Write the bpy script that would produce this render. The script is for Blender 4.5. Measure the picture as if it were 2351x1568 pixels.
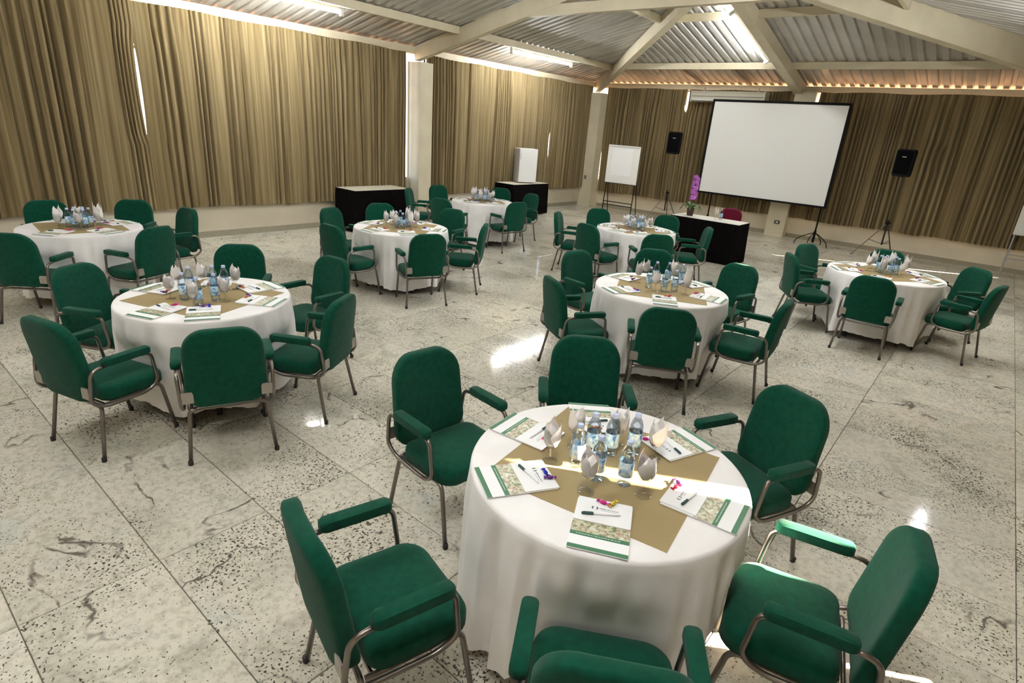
import bpy, math, random
from mathutils import Vector, Matrix

PI = math.pi
scene = bpy.context.scene
for o in list(bpy.data.objects):
    bpy.data.objects.remove(o, do_unlink=True)
COL = scene.collection

# ------------------------------------------------------------------ camera
F_PX, PITCH, ROLL, YAW, CAM_H = 1312.56, .3581, .0764, .6733, 2.15
fw = Vector((-math.sin(YAW) * math.cos(PITCH), math.cos(YAW) * math.cos(PITCH), -math.sin(PITCH)))
rt = Vector((math.cos(YAW), math.sin(YAW), 0))
up = rt.cross(fw)
r2 = rt * math.cos(ROLL) + up * math.sin(ROLL)
u2 = -rt * math.sin(ROLL) + up * math.cos(ROLL)
cam_d = bpy.data.cameras.new('camera')
cam_d.sensor_fit = 'HORIZONTAL'
cam_d.sensor_width = 36
cam_d.lens = F_PX / 2351 * 36
cam_d.clip_start = .05
cam_d.clip_end = 300
cam = bpy.data.objects.new('camera', cam_d)
M = Matrix((r2, u2, -fw)).transposed().to_4x4()
M.translation = Vector((0, 0, CAM_H))
cam.matrix_world = M
COL.objects.link(cam)
scene.camera = cam

# ------------------------------------------------------------------ world, sun, exposure
SUN_AZ, SUN_EL = math.radians(30), math.radians(28)
SUN_DIR = Vector((math.cos(SUN_AZ) * math.cos(SUN_EL), math.sin(SUN_AZ) * math.cos(SUN_EL), math.sin(SUN_EL)))
TUBE_STRENGTH = 105.0
world = bpy.data.worlds.new('world')
scene.world = world
world.use_nodes = True
wn = world.node_tree
sky = wn.nodes.new('ShaderNodeTexSky')
sky.sky_type = 'NISHITA'
sky.sun_disc = False
sky.sun_elevation = SUN_EL
sky.sun_rotation = PI / 2 - SUN_AZ
wn.links.new(sky.outputs[0], wn.nodes['Background'].inputs[0])
wn.nodes['Background'].inputs[1].default_value = .5
sun_d = bpy.data.lights.new('sun', 'SUN')
sun_d.energy = 60
sun_d.angle = math.radians(.6)
sun_d.color = (1, .87, .68)
sun = bpy.data.objects.new('sun', sun_d)
sun.rotation_euler = SUN_DIR.to_track_quat('Z', 'Y').to_euler()
sun.location = (12, 12, 14)
COL.objects.link(sun)
scene.view_settings.view_transform = 'Standard'
scene.view_settings.look = 'None'
scene.view_settings.gamma = 1
scene.view_settings.use_curve_mapping = False
scene.view_settings.exposure = 1.25
scene.cycles.use_denoising = True
scene.cycles.max_bounces = 10
scene.cycles.diffuse_bounces = 6
scene.cycles.transparent_max_bounces = 24
scene.cycles.sample_clamp_indirect = 6
scene.cycles.caustics_reflective = False
scene.cycles.caustics_refractive = False

# ------------------------------------------------------------------ helpers
class G:
    """collects geometry of one mesh"""
    def __init__(s):
        s.v, s.f, s.m = [], [], []
    def add(s, v, f, m=0):
        b = len(s.v)
        s.v += [tuple(p) for p in v]
        s.f += [tuple(i + b for i in q) for q in f]
        s.m += [m] * len(f)
        return s
    def box(s, c, d, m=0, rot=None):
        x, y, z = d[0] / 2, d[1] / 2, d[2] / 2
        v = [Vector(p) for p in ((-x, -y, -z), (x, -y, -z), (x, y, -z), (-x, y, -z), (-x, -y, z), (x, -y, z), (x, y, z), (-x, y, z))]
        if rot is not None:
            v = [rot @ p for p in v]
        c = Vector(c)
        return s.add([p + c for p in v], [(0, 3, 2, 1), (4, 5, 6, 7), (0, 1, 5, 4), (1, 2, 6, 5), (2, 3, 7, 6), (3, 0, 4, 7)], m)
    def beam(s, a, b, w, h, m=0, upv=(0, 0, 1)):
        """box from a to b; a, b on the centre line; w sideways, h along up"""
        a, b = Vector(a), Vector(b)
        d = (b - a).normalized()
        sd = d.cross(Vector(upv)).normalized()
        u = sd.cross(d)
        v = []
        for p in (a, b):
            for i, j in ((-1, -1), (1, -1), (1, 1), (-1, 1)):
                v.append(p + sd * (i * w / 2) + u * (j * h / 2))
        return s.add(v, [(3, 2, 1, 0), (4, 5, 6, 7), (0, 1, 5, 4), (1, 2, 6, 5), (2, 3, 7, 6), (3, 0, 4, 7)], m)
    def tube(s, path, r, n=8, m=0, cap=True):
        P = [Vector(p) for p in path]
        R = r if isinstance(r, (list, tuple)) else [r] * len(P)
        t0 = (P[1] - P[0]).normalized()
        ref = Vector((0, 0, 1)) if abs(t0.z) < .9 else Vector((1, 0, 0))
        nx = t0.cross(ref).normalized()
        v = []
        for i, p in enumerate(P):
            t = ((P[min(i + 1, len(P) - 1)] - P[max(i - 1, 0)])).normalized()
            nx = (nx - t * nx.dot(t)).normalized()
            ny = t.cross(nx)
            for k in range(n):
                a = 2 * PI * k / n
                v.append(p + (nx * math.cos(a) + ny * math.sin(a)) * R[i])
        f = []
        for i in range(len(P) - 1):
            for k in range(n):
                f.append((i * n + k, i * n + (k + 1) % n, (i + 1) * n + (k + 1) % n, (i + 1) * n + k))
        if cap:
            f.append(tuple(range(n - 1, -1, -1)))
            f.append(tuple(range((len(P) - 1) * n, len(P) * n)))
        return s.add(v, f, m)
    def lathe(s, prof, n=16, m=0, c=(0, 0, 0)):
        v, f = [], []
        for r, z in prof:
            for k in range(n):
                a = 2 * PI * k / n
                v.append((c[0] + r * math.cos(a), c[1] + r * math.sin(a), c[2] + z))
        for i in range(len(prof) - 1):
            for k in range(n):
                f.append((i * n + k, i * n + (k + 1) % n, (i + 1) * n + (k + 1) % n, (i + 1) * n + k))
        if prof[0][0] > 1e-6:
            f.append(tuple(range(n - 1, -1, -1)))
        if prof[-1][0] > 1e-6:
            f.append(tuple(range((len(prof) - 1) * n, len(prof) * n)))
        return s.add(v, f, m)
    def rings(s, rings, m=0, cap0=True, cap1=True):
        n = len(rings[0])
        v = [p for r in rings for p in r]
        f = []
        for i in range(len(rings) - 1):
            for k in range(n):
                f.append((i * n + k, i * n + (k + 1) % n, (i + 1) * n + (k + 1) % n, (i + 1) * n + k))
        if cap0:
            f.append(tuple(range(n - 1, -1, -1)))
        if cap1:
            f.append(tuple(range((len(rings) - 1) * n, len(rings) * n)))
        return s.add(v, f, m)
    def mesh(s, name, mats, smooth=35):
        me = bpy.data.meshes.new(name)
        me.from_pydata(s.v, [], s.f)
        for mm in (mats if isinstance(mats, (list, tuple)) else [mats]):
            me.materials.append(mm)
        me.polygons.foreach_set('material_index', s.m)
        if smooth:
            me.polygons.foreach_set('use_smooth', [True] * len(me.polygons))
            if smooth < 180:
                me.set_sharp_from_angle(angle=math.radians(smooth))
        me.update()
        return me

def obj(name, g, mats, parent=None, smooth=35, loc=None, rotz=0.0):
    me = g.mesh(name, mats, smooth) if isinstance(g, G) else g
    o = bpy.data.objects.new(name, me)
    COL.objects.link(o)
    if parent:
        o.parent = parent
    if loc is not None:
        o.location = loc
    if rotz:
        o.rotation_euler = (0, 0, rotz)
    return o

def tag(o, label=None, cat=None, group=None, kind=None):
    if label: o['label'] = label
    if cat: o['category'] = cat
    if group: o['group'] = group
    if kind: o['kind'] = kind
    return o

def thing(name, label, cat, loc=(0, 0, 0), rotz=0.0, group=None):
    o = bpy.data.objects.new(name, None)
    o.empty_display_size = .1
    COL.objects.link(o)
    o.location = loc
    o.rotation_euler = (0, 0, rotz)
    return tag(o, label, cat, group)

def dup(root, loc, rotz, label, group=None):
    r = root.copy()
    COL.objects.link(r)
    r.location = loc
    r.rotation_euler = (0, 0, rotz)
    r['label'] = label
    if group: r['group'] = group
    for ch in list(root.children):
        c = ch.copy()
        COL.objects.link(c)
        c.parent = r
        for g in list(ch.children):
            d = g.copy()
            COL.objects.link(d)
            d.parent = c
    return r

def struct(name, g, mats, label=None, smooth=35, parent=None):
    o = obj(name, g, mats, parent, smooth)
    if parent is None:
        tag(o, label, None, None, 'structure')
    return o

def rrect(hx, hy, r, n=6, taper=0.0):
    """rounded rectangle outline; r may be (r at -y, r at +y); taper narrows the +y end"""
    ra, rb = r if isinstance(r, tuple) else (r, r)
    pts = []
    for cx_, cy_, rr, a0 in ((hx - ra, -hy + ra, ra, -PI / 2), (hx - rb, hy - rb, rb, 0), (-hx + rb, hy - rb, rb, PI / 2), (-hx + ra, -hy + ra, ra, PI)):
        for k in range(n + 1):
            a = a0 + PI / 2 * k / n
            x, y = cx_ + rr * math.cos(a), cy_ + rr * math.sin(a)
            pts.append((x * (1 - taper * (y + hy) / (2 * hy)), y))
    return pts

def smooth_path(pts, r, n=4):
    """polyline with its corners rounded"""
    P = [Vector(p) for p in pts]
    out = [P[0]]
    for i in range(1, len(P) - 1):
        a, b, c = P[i - 1], P[i], P[i + 1]
        d1, d2 = (a - b), (c - b)
        rr = min(r, d1.length * .48, d2.length * .48)
        p, q = b + d1.normalized() * rr, b + d2.normalized() * rr
        for k in range(n + 1):
            t = k / n
            out.append(p.lerp(b, t).lerp(b.lerp(q, t), t))
    out.append(P[-1])
    return out

# ------------------------------------------------------------------ materials
def mat(name, col=(.5, .5, .5), rough=.6, metal=0.0, spec=.5, emit=None, es=0.0, sheen=0.0):
    m = bpy.data.materials.new(name)
    m.use_nodes = True
    b = m.node_tree.nodes['Principled BSDF']
    b.inputs['Base Color'].default_value = (*col, 1)
    b.inputs['Roughness'].default_value = rough
    b.inputs['Metallic'].default_value = metal
    b.inputs['Specular IOR Level'].default_value = spec
    if sheen:
        b.inputs['Sheen Weight'].default_value = sheen
    if emit:
        b.inputs['Emission Color'].default_value = (*emit, 1)
        b.inputs['Emission Strength'].default_value = es
    return m

def nodes(m):
    nt = m.node_tree
    return nt, nt.nodes['Principled BSDF']

def nd(nt, typ, **kw):
    n = nt.nodes.new(typ)
    for k, v in kw.items():
        if k.startswith('i_'):
            key = k[2:]
            n.inputs[int(key) if key.isdigit() else key.replace('_', ' ')].default_value = v
        else:
            setattr(n, k, v)
    return n

def ramp(nt, stops):
    r = nt.nodes.new('ShaderNodeValToRGB')
    el = r.color_ramp.elements
    el[0].position, el[0].color = stops[0][0], (*stops[0][1], 1)
    el[1].position, el[1].color = stops[-1][0], (*stops[-1][1], 1)
    for p, c in stops[1:-1]:
        e = el.new(p)
        e.color = (*c, 1)
    return r

def mottled(m, c1, c2, scale=8.0, bump=0.0, bscale=200.0, coord='Object', stretch=None):
    """noise between two colours, with a fine bump"""
    nt, b = nodes(m)
    tc = nd(nt, 'ShaderNodeTexCoord')
    src = tc.outputs[coord]
    if stretch:
        mp = nd(nt, 'ShaderNodeMapping')
        mp.inputs['Scale'].default_value = stretch
        nt.links.new(src, mp.inputs[0])
        src = mp.outputs[0]
    n = nd(nt, 'ShaderNodeTexNoise', i_Scale=scale, i_Detail=4.0)
    nt.links.new(src, n.inputs['Vector'])
    r = ramp(nt, [(.32, c1), (.68, c2)])
    nt.links.new(n.outputs[0], r.inputs[0])
    nt.links.new(r.outputs[0], b.inputs['Base Color'])
    if bump:
        n2 = nd(nt, 'ShaderNodeTexNoise', i_Scale=bscale, i_Detail=2.0)
        nt.links.new(src, n2.inputs['Vector'])
        bp = nd(nt, 'ShaderNodeBump', i_Strength=bump, i_Distance=.002)
        nt.links.new(n2.outputs[0], bp.inputs['Height'])
        nt.links.new(bp.outputs[0], b.inputs['Normal'])
    return m

M_green = mottled(mat('green_fabric', rough=.9, spec=.1, sheen=.08), (.0012, .043, .024), (.002, .059, .034), 30, .5, 700)
M_burg = mottled(mat('burgundy_fabric', rough=.85, spec=.2), (.11, .004, .02), (.15, .006, .028), 30, .4, 600)
M_steel = mat('tube_steel', (.21, .185, .165), .32, .9)
M_plate = mat('bracket_plate', (.40, .37, .34), .45, .8)
M_rubber = mat('black_rubber', (.012, .012, .012), .6)
M_cloth = mottled(mat('white_tablecloth', rough=.8, spec=.2), (.77, .745, .74), (.83, .81, .805), 6, .25, 500)
M_black_cloth = mottled(mat('black_skirt_cloth', rough=.95, spec=.05), (.0025, .002, .0022), (.005, .004, .004), 10)
M_wood = mat('table_board', (.35, .22, .12), .6)
M_darkmetal = mat('dark_metal', (.02, .02, .02), .4, .5)
M_black = mat('black_plastic', (.003, .003, .0035), .6, spec=.12)
M_grille = mottled(mat('speaker_grille', rough=.95, spec=.05), (.0015, .0015, .002), (.004, .004, .0045), 400)
M_white = mat('white_enamel', (.78, .79, .80), .35)
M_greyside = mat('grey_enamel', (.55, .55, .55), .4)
M_paper = mat('white_paper', (.82, .82, .83), .7, spec=.25)
M_pgreen = mat('print_green', (.02, .13, .05), .5)
M_ink = mat('dark_green_ink', (.02, .06, .06), .5)
M_grey_ink = mat('grey_ink', (.22, .25, .27), .6)
M_screen = mat('screen_fabric', (.74, .74, .73), .85, spec=.1)
M_board = mat('whiteboard', (.76, .76, .73), .4)
M_cream = mottled(mat('cream_paint', rough=.55), (.58, .52, .38), (.65, .59, .44), 3)
M_wall = mottled(mat('wall_paint', rough=.7), (.56, .50, .39), (.63, .57, .45), 2, .1, 60)
M_base = mottled(mat('baseboard_granite', rough=.25), (.20, .18, .13), (.36, .33, .25), 60)
M_grout = mat('grout', (.16, .145, .11), .8)
M_sheet = mottled(mat('galvanised_sheet', rough=.32, metal=.35), (.50, .49, .46), (.60, .59, .56), 1.5)
M_sheet.node_tree.nodes['Principled BSDF'].inputs['Roughness'].default_value = .42
M_ground = mat('warm_bounce_soil', (.30, .155, .07), .9)  # orange soil tone, chosen to bounce warm light under the eaves
M_alu = mat('window_aluminium', (.42, .42, .42), .4, .7)
M_acbody = mat('air_conditioner_plastic', (.50, .47, .38), .5)
M_tube = mat('tube_glow', (1, 1, 1), .4, emit=(.985, .99, .965), es=TUBE_STRENGTH)
M_fix = mat('fixture_white', (.7, .7, .66), .5)
M_pipe = mat('conduit_cream', (.6, .52, .38), .5)
M_socket = mat('socket_grey', (.06, .055, .05), .5)
M_leaf = mottled(mat('orchid_leaf', rough=.4), (.03, .08, .015), (.07, .14, .03), 20)
M_petal = mottled(mat('orchid_petal', rough=.6), (.40, .08, .50), (.62, .22, .70), 40)
M_pot = mat('brown_pot', (.045, .018, .014), .5)
M_soil = mat('bark_soil', (.03, .02, .012), .9)
M_napkin = mottled(mat('white_napkin', rough=.85, spec=.15), (.78, .74, .73), (.84, .80, .79), 20, .2, 400)
M_cap = mat('bottle_cap', (.48, .56, .80), .4)

# tablecloth topper: gold-brown weave with a faint dotted pattern
M_topper = mat('gold_brown_topper', rough=.75, spec=.25)
nt, b = nodes(M_topper)
tc = nd(nt, 'ShaderNodeTexCoord')
vo = nd(nt, 'ShaderNodeTexVoronoi', i_Scale=70.0)
vo.inputs['Randomness'].default_value = .15
nt.links.new(tc.outputs['Object'], vo.inputs['Vector'])
rp = ramp(nt, [(.0, (.36, .275, .14)), (.35, (.275, .205, .10)), (.6, (.32, .24, .12))])
nt.links.new(vo.outputs['Distance'], rp.inputs[0])
nt.links.new(rp.outputs[0], b.inputs['Base Color'])

# curtains: gold-brown, fine vertical slubs
M_curtain = mat('gold_brown_curtain', rough=.9, spec=.1, sheen=.1)
nt, b = nodes(M_curtain)
tc = nd(nt, 'ShaderNodeTexCoord')
mp = nd(nt, 'ShaderNodeMapping')
mp.inputs['Scale'].default_value = (9, 9, .12)
nt.links.new(tc.outputs['Object'], mp.inputs[0])
n1 = nd(nt, 'ShaderNodeTexNoise', i_Scale=3.0, i_Detail=6.0)
nt.links.new(mp.outputs[0], n1.inputs['Vector'])
rp = ramp(nt, [(.3, (.10, .072, .032)), (.5, (.185, .138, .069)), (.7, (.275, .215, .118))])
nt.links.new(n1.outputs[0], rp.inputs[0])
nt.links.new(rp.outputs[0], b.inputs['Base Color'])

# granite slabs, each slab offset by its own random number
def granite():
    m = mat('granite_slab', rough=.14, spec=.26)
    nt, b = nodes(m)
    L = nt.links.new
    tc = nd(nt, 'ShaderNodeTexCoord')
    oi = nd(nt, 'ShaderNodeObjectInfo')
    mul = nd(nt, 'ShaderNodeMath', operation='MULTIPLY', i_1=57.0)
    L(oi.outputs['Random'], mul.inputs[0])
    cmb = nd(nt, 'ShaderNodeCombineXYZ')
    L(mul.outputs[0], cmb.inputs[2])
    L(mul.outputs[0], cmb.inputs[0])
    add = nd(nt, 'ShaderNodeVectorMath', operation='ADD')
    L(tc.outputs['Object'], add.inputs[0])
    L(cmb.outputs[0], add.inputs[1])
    V = add.outputs[0]
    # broad tone: cream, grey-green, pinkish
    n0 = nd(nt, 'ShaderNodeTexNoise', i_Scale=2.2, i_Detail=5.0, i_Distortion=.6)
    L(V, n0.inputs['Vector'])
    tone = ramp(nt, [(.30, (.48, .46, .385)), (.45, (.62, .59, .495)), (.58, (.65, .605, .515)), (.72, (.57, .57, .51))])
    L(n0.outputs[0], tone.inputs[0])
    # mid grain
    n1 = nd(nt, 'ShaderNodeTexNoise', i_Scale=26.0, i_Detail=6.0, i_Roughness=.7)
    L(V, n1.inputs['Vector'])
    g1 = ramp(nt, [(.30, (.55, .53, .49)), (.55, (1, 1, 1))])
    L(n1.outputs[0], g1.inputs[0])
    mx1 = nd(nt, 'ShaderNodeMix', data_type='RGBA', blend_type='MULTIPLY')
    mx1.inputs[0].default_value = .8
    L(tone.outputs[0], mx1.inputs[6]); L(g1.outputs[0], mx1.inputs[7])
    # dark mica specks, denser where a slow noise says so
    n2 = nd(nt, 'ShaderNodeTexNoise', i_Scale=75.0, i_Detail=2.0, i_Roughness=.55)
    L(V, n2.inputs['Vector'])
    n3 = nd(nt, 'ShaderNodeTexNoise', i_Scale=1.6, i_Detail=3.0)
    L(V, n3.inputs['Vector'])
    dens = nd(nt, 'ShaderNodeMapRange')
    dens.inputs[1].default_value = .35; dens.inputs[2].default_value = .75
    dens.inputs[3].default_value = -.06; dens.inputs[4].default_value = .105
    L(n3.outputs[0], dens.inputs[0])
    sm = nd(nt, 'ShaderNodeMath', operation='ADD')
    L(n2.outputs[0], sm.inputs[0]); L(dens.outputs[0], sm.inputs[1])
    sp = nd(nt, 'ShaderNodeMapRange')
    sp.inputs[1].default_value = .615; sp.inputs[2].default_value = .67
    L(sm.outputs[0], sp.inputs[0])
    mx2 = nd(nt, 'ShaderNodeMix', data_type='RGBA')
    L(sp.outputs[0], mx2.inputs[0]); L(mx1.outputs[2], mx2.inputs[6])
    mx2.inputs[7].default_value = (.075, .06, .045, 1)
    # veins
    n4 = nd(nt, 'ShaderNodeTexNoise', i_Scale=1.1, i_Detail=5.0, i_Roughness=.5, i_Distortion=.4)
    L(V, n4.inputs['Vector'])
    ds = nd(nt, 'ShaderNodeMath', operation='SUBTRACT', i_1=.5)
    L(n4.outputs[0], ds.inputs[0])
    ab = nd(nt, 'ShaderNodeMath', operation='ABSOLUTE')
    L(ds.outputs[0], ab.inputs[0])
    vn = nd(nt, 'ShaderNodeMapRange')
    vn.inputs[1].default_value = .010; vn.inputs[2].default_value = .002
    L(ab.outputs[0], vn.inputs[0])
    n5 = nd(nt, 'ShaderNodeTexNoise', i_Scale=2.7, i_Detail=3.0)
    L(V, n5.inputs['Vector'])
    vm = nd(nt, 'ShaderNodeMapRange')
    vm.inputs[1].default_value = .53; vm.inputs[2].default_value = .62
    L(n5.outputs[0], vm.inputs[0])
    vv = nd(nt, 'ShaderNodeMath', operation='MULTIPLY')
    L(vn.outputs[0], vv.inputs[0]); L(vm.outputs[0], vv.inputs[1])
    v8 = nd(nt, 'ShaderNodeMath', operation='MULTIPLY', i_1=.85)
    L(vv.outputs[0], v8.inputs[0])
    mx3 = nd(nt, 'ShaderNodeMix', data_type='RGBA')
    L(v8.outputs[0], mx3.inputs[0]); L(mx2.outputs[2], mx3.inputs[6])
    mx3.inputs[7].default_value = (.07, .055, .045, 1)
    # each slab a little lighter or darker
    bri = nd(nt, 'ShaderNodeMapRange')
    bri.inputs[3].default_value = .88; bri.inputs[4].default_value = 1.06
    L(oi.outputs['Random'], bri.inputs[0])
    mx4 = nd(nt, 'ShaderNodeMix', data_type='RGBA', blend_type='MULTIPLY')
    mx4.inputs[0].default_value = 1
    cb = nd(nt, 'ShaderNodeCombineColor')
    for i in range(3): L(bri.outputs[0], cb.inputs[i])
    L(mx3.outputs[2], mx4.inputs[6]); L(cb.outputs[0], mx4.inputs[7])
    L(mx4.outputs[2], b.inputs['Base Color'])
    rr = nd(nt, 'ShaderNodeMapRange')
    rr.inputs[3].default_value = .05; rr.inputs[4].default_value = .12
    L(n1.outputs[0], rr.inputs[0])
    L(rr.outputs[0], b.inputs['Roughness'])
    return m
M_granite = granite()

# printed photo montage on the folders
M_photo = mat('photo_montage', rough=.4)
nt, b = nodes(M_photo)
tc = nd(nt, 'ShaderNodeTexCoord')
oi = nd(nt, 'ShaderNodeObjectInfo')
v1 = nd(nt, 'ShaderNodeTexVoronoi', distance='CHEBYCHEV', i_Scale=85.0)
nt.links.new(tc.outputs['Object'], v1.inputs['Vector'])
n1 = nd(nt, 'ShaderNodeTexNoise', i_Scale=330.0, i_Detail=3.0)
nt.links.new(tc.outputs['Object'], n1.inputs['Vector'])
sx = nd(nt, 'ShaderNodeSeparateColor')
nt.links.new(v1.outputs['Color'], sx.inputs[0])
r1 = ramp(nt, [(.0, (.14, .20, .07)), (.2, (.50, .50, .30)), (.45, (.72, .66, .52)), (.62, (.42, .27, .18)), (.78, (.62, .60, .46)), (1, (.80, .78, .68))])
nt.links.new(sx.outputs[0], r1.inputs[0])
r2_ = ramp(nt, [(.3, (.35, .35, .28)), (.65, (1, 1, 1))])
nt.links.new(n1.outputs[0], r2_.inputs[0])
mx = nd(nt, 'ShaderNodeMix', data_type='RGBA', blend_type='MULTIPLY')
mx.inputs[0].default_value = .8
nt.links.new(r1.outputs[0], mx.inputs[6]); nt.links.new(r2_.outputs[0], mx.inputs[7])
nt.links.new(mx.outputs[2], b.inputs['Base Color'])

# thin clear glass and plastic: transparent with a fresnel shine
def clear(name, tint, shine=.06, rough=.03):
    m = bpy.data.materials.new(name)
    m.use_nodes = True
    nt = m.node_tree
    nt.nodes.remove(nt.nodes['Principled BSDF'])
    out = nt.nodes['Material Output']
    tr = nd(nt, 'ShaderNodeBsdfTransparent')
    tr.inputs[0].default_value = (*tint, 1)
    gl = nd(nt, 'ShaderNodeBsdfGlossy')
    gl.inputs[1].default_value = rough
    fr = nd(nt, 'ShaderNodeFresnel', i_IOR=1.0 + shine * 8)
    mr = nd(nt, 'ShaderNodeMath', operation='MINIMUM', i_1=.6)
    nt.links.new(fr.outputs[0], mr.inputs[0])
    ms = nd(nt, 'ShaderNodeMixShader')
    nt.links.new(mr.outputs[0], ms.inputs[0])
    nt.links.new(tr.outputs[0], ms.inputs[1]); nt.links.new(gl.outputs[0], ms.inputs[2])
    nt.links.new(ms.outputs[0], out.inputs[0])
    return m
M_glass = clear('clear_glass', (.95, .96, .96))
M_pet = clear('clear_blue_plastic', (.88, .94, .985), .07)
M_label = mat('bottle_label', rough=.4)
nt, b = nodes(M_label)
tc = nd(nt, 'ShaderNodeTexCoord')
mp = nd(nt, 'ShaderNodeMapping')
mp.inputs['Scale'].default_value = (60, 60, 45)
nt.links.new(tc.outputs['Object'], mp.inputs[0])
n1 = nd(nt, 'ShaderNodeTexNoise', i_Scale=1.0, i_Detail=2.0)
nt.links.new(mp.outputs[0], n1.inputs['Vector'])
r1 = ramp(nt, [(.33, (.07, .16, .42)), (.41, (.30, .52, .74)), (.52, (.50, .70, .84)), (.64, (.80, .86, .90))])
nt.links.new(n1.outputs[0], r1.inputs[0])
nt.links.new(r1.outputs[0], b.inputs['Base Color'])

def candy_mat(name, c):
    return mat(name, c, .25, .3)
CANDY = {'magenta': candy_mat('foil_magenta', (.55, .01, .22)), 'blue': candy_mat('foil_blue', (.02, .03, .42)),
         'red': candy_mat('foil_red', (.42, .01, .03)), 'yellow': candy_mat('foil_yellow', (.55, .42, .03)),
         'purple': candy_mat('foil_purple', (.12, .02, .2)), 'orange': candy_mat('foil_orange', (.6, .16, .02))}

# ------------------------------------------------------------------ setting: dimensions
XL, XR, YB, YF = -10.25, 1.9, 16.03, -5.0     # walls
XM = (XL + XR) / 2                             # ridge line
HALF = XM - XL
SL = .23                                       # roof slope
ZE = 3.60                                      # sheet height over the wall line
YA = YB - HALF                                 # hip apex
rnd = random.Random(7)

# outside ground
g = G(); g.box((-4.5, 5.5, -.26), (90, 90, .1))
struct('ground', g, M_ground, 'orange soil ground outside the hall, coloured to bounce warm light', 0)

# ---- floor: base plus granite slabs
TX, TY, X0, Y0 = 1.12, .557, .65, .157
g = G(); g.box(((XL + XR) / 2, (YB + YF) / 2, -.11), (XR - XL + .3, YB - YF + .3, .20))
floor = struct('floor', g, M_grout, 'polished speckled granite slab floor', 0)
tiles = []
i0, i1 = math.floor((XL - X0) / TX), math.ceil((XR - X0) / TX)
j0, j1 = math.floor((YF - Y0) / TY), math.ceil((YB - Y0) / TY)
for i in range(i0, i1):
    for j in range(j0, j1):
        a, b_ = max(X0 + i * TX, XL - .1), min(X0 + (i + 1) * TX, XR + .1)
        c, d = max(Y0 + j * TY, YF - .1), min(Y0 + (j + 1) * TY, YB + .1)
        if b_ - a > .02 and d - c > .02:
            tiles.append((a, b_, c, d))
def tile_depth(t):
    p = Vector(((t[0] + t[1]) / 2, (t[2] + t[3]) / 2, -CAM_H))
    z = p.dot(fw)
    if z < .4: return 1e9
    x, y = abs(p.dot(r2)) / z * F_PX, abs(p.dot(u2)) / z * F_PX
    return z if x < 1400 and y < 1000 else 1e6 + z
tiles.sort(key=tile_depth)
def tile_geo(g, t, gap=.0022):
    a, b_, c, d = t
    a += gap; b_ -= gap; c += gap; d -= gap
    e = .002
    top = [(a + e, c + e, 0), (b_ - e, c + e, 0), (b_ - e, d - e, 0), (a + e, d - e, 0)]
    mid = [(a, c, -e), (b_, c, -e), (b_, d, -e), (a, d, -e)]
    low = [(a, c, -.02), (b_, c, -.02), (b_, d, -.02), (a, d, -.02)]
    g.rings([low, mid, top], cap0=False)
tile_cache = {}
for t in tiles[:300]:
    key = (round(t[1] - t[0], 3), round(t[3] - t[2], 3))
    if key not in tile_cache:
        g = G()
        hx, hy = key[0] / 2, key[1] / 2
        tile_geo(g, (-hx, hx, -hy, hy))
        tile_cache[key] = g.mesh('floor_slab', M_granite, 0)
    obj('floor_slab', tile_cache[key], None, floor, 0, ((t[0] + t[1]) / 2, (t[2] + t[3]) / 2, 0))
g = G()
for t in tiles[300:]:
    tile_geo(g, t)
o = obj('far_floor_slabs', g, M_granite, floor, 0)
tag(o, kind='stuff')

# ---- walls: parapets under the windows, a fascia above
PAR, LIN = .95, 3.40
def wall(name, a, b_, label):
    g = G()
    ax = abs(b_[0] - a[0]) > abs(b_[1] - a[1])
    L = abs(b_[0] - a[0]) if ax else abs(b_[1] - a[1])
    c = ((a[0] + b_[0]) / 2, (a[1] + b_[1]) / 2)
    d = lambda h: (L, .16, h) if ax else (.16, L, h)
    g.box((c[0], c[1], PAR / 2 - .02), d(PAR))
    return struct(name, g, M_wall, label, 0)
wall('wall_left', (XL - .08, YF), (XL - .08, YB + .16), 'low cream wall under the left curtains')
wall('wall_back', (XL, YB + .08), (XR, YB + .08), 'low cream wall under the back curtains')
wall('wall_right', (XR + .08, YF), (XR + .08, YB + .16), 'low cream wall under the right curtains')
g = G()
g.add([(XL - .16, YF - .16, 0), (XR + .16, YF - .16, 0), (XR + .16, YF - .16, 3.55), (XM, YF - .16, 3.55 + SL * HALF), (XL - .16, YF - .16, 3.55),
       (XL - .16, YF, 0), (XR + .16, YF, 0), (XR + .16, YF, 3.55), (XM, YF, 3.55 + SL * HALF), (XL - .16, YF, 3.55)],
      [(0, 1, 2, 3, 4), (9, 8, 7, 6, 5), (0, 5, 6, 1), (1, 6, 7, 2), (2, 7, 8, 3), (3, 8, 9, 4), (4, 9, 5, 0)])
struct('wall_front', g, M_wall, 'plain cream gable wall behind the camera', 0)

g = G(); g.box((XL + .0075, (YF + YB) / 2, .05), (.015, YB - YF, .10))
struct('baseboard_left', g, M_base, 'dark granite skirting along the left wall', 0)
g = G(); g.box(((XL + XR) / 2, YB - .0075, .05), (XR - XL, .015, .10))
struct('baseboard_back', g, M_base, 'dark granite skirting along the back wall', 0)
g = G(); g.box((XR - .0075, (YF + YB) / 2, .05), (.015, YB - YF, .10))
struct('baseboard_right', g, M_base, 'dark granite skirting along the right wall', 0)

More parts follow.
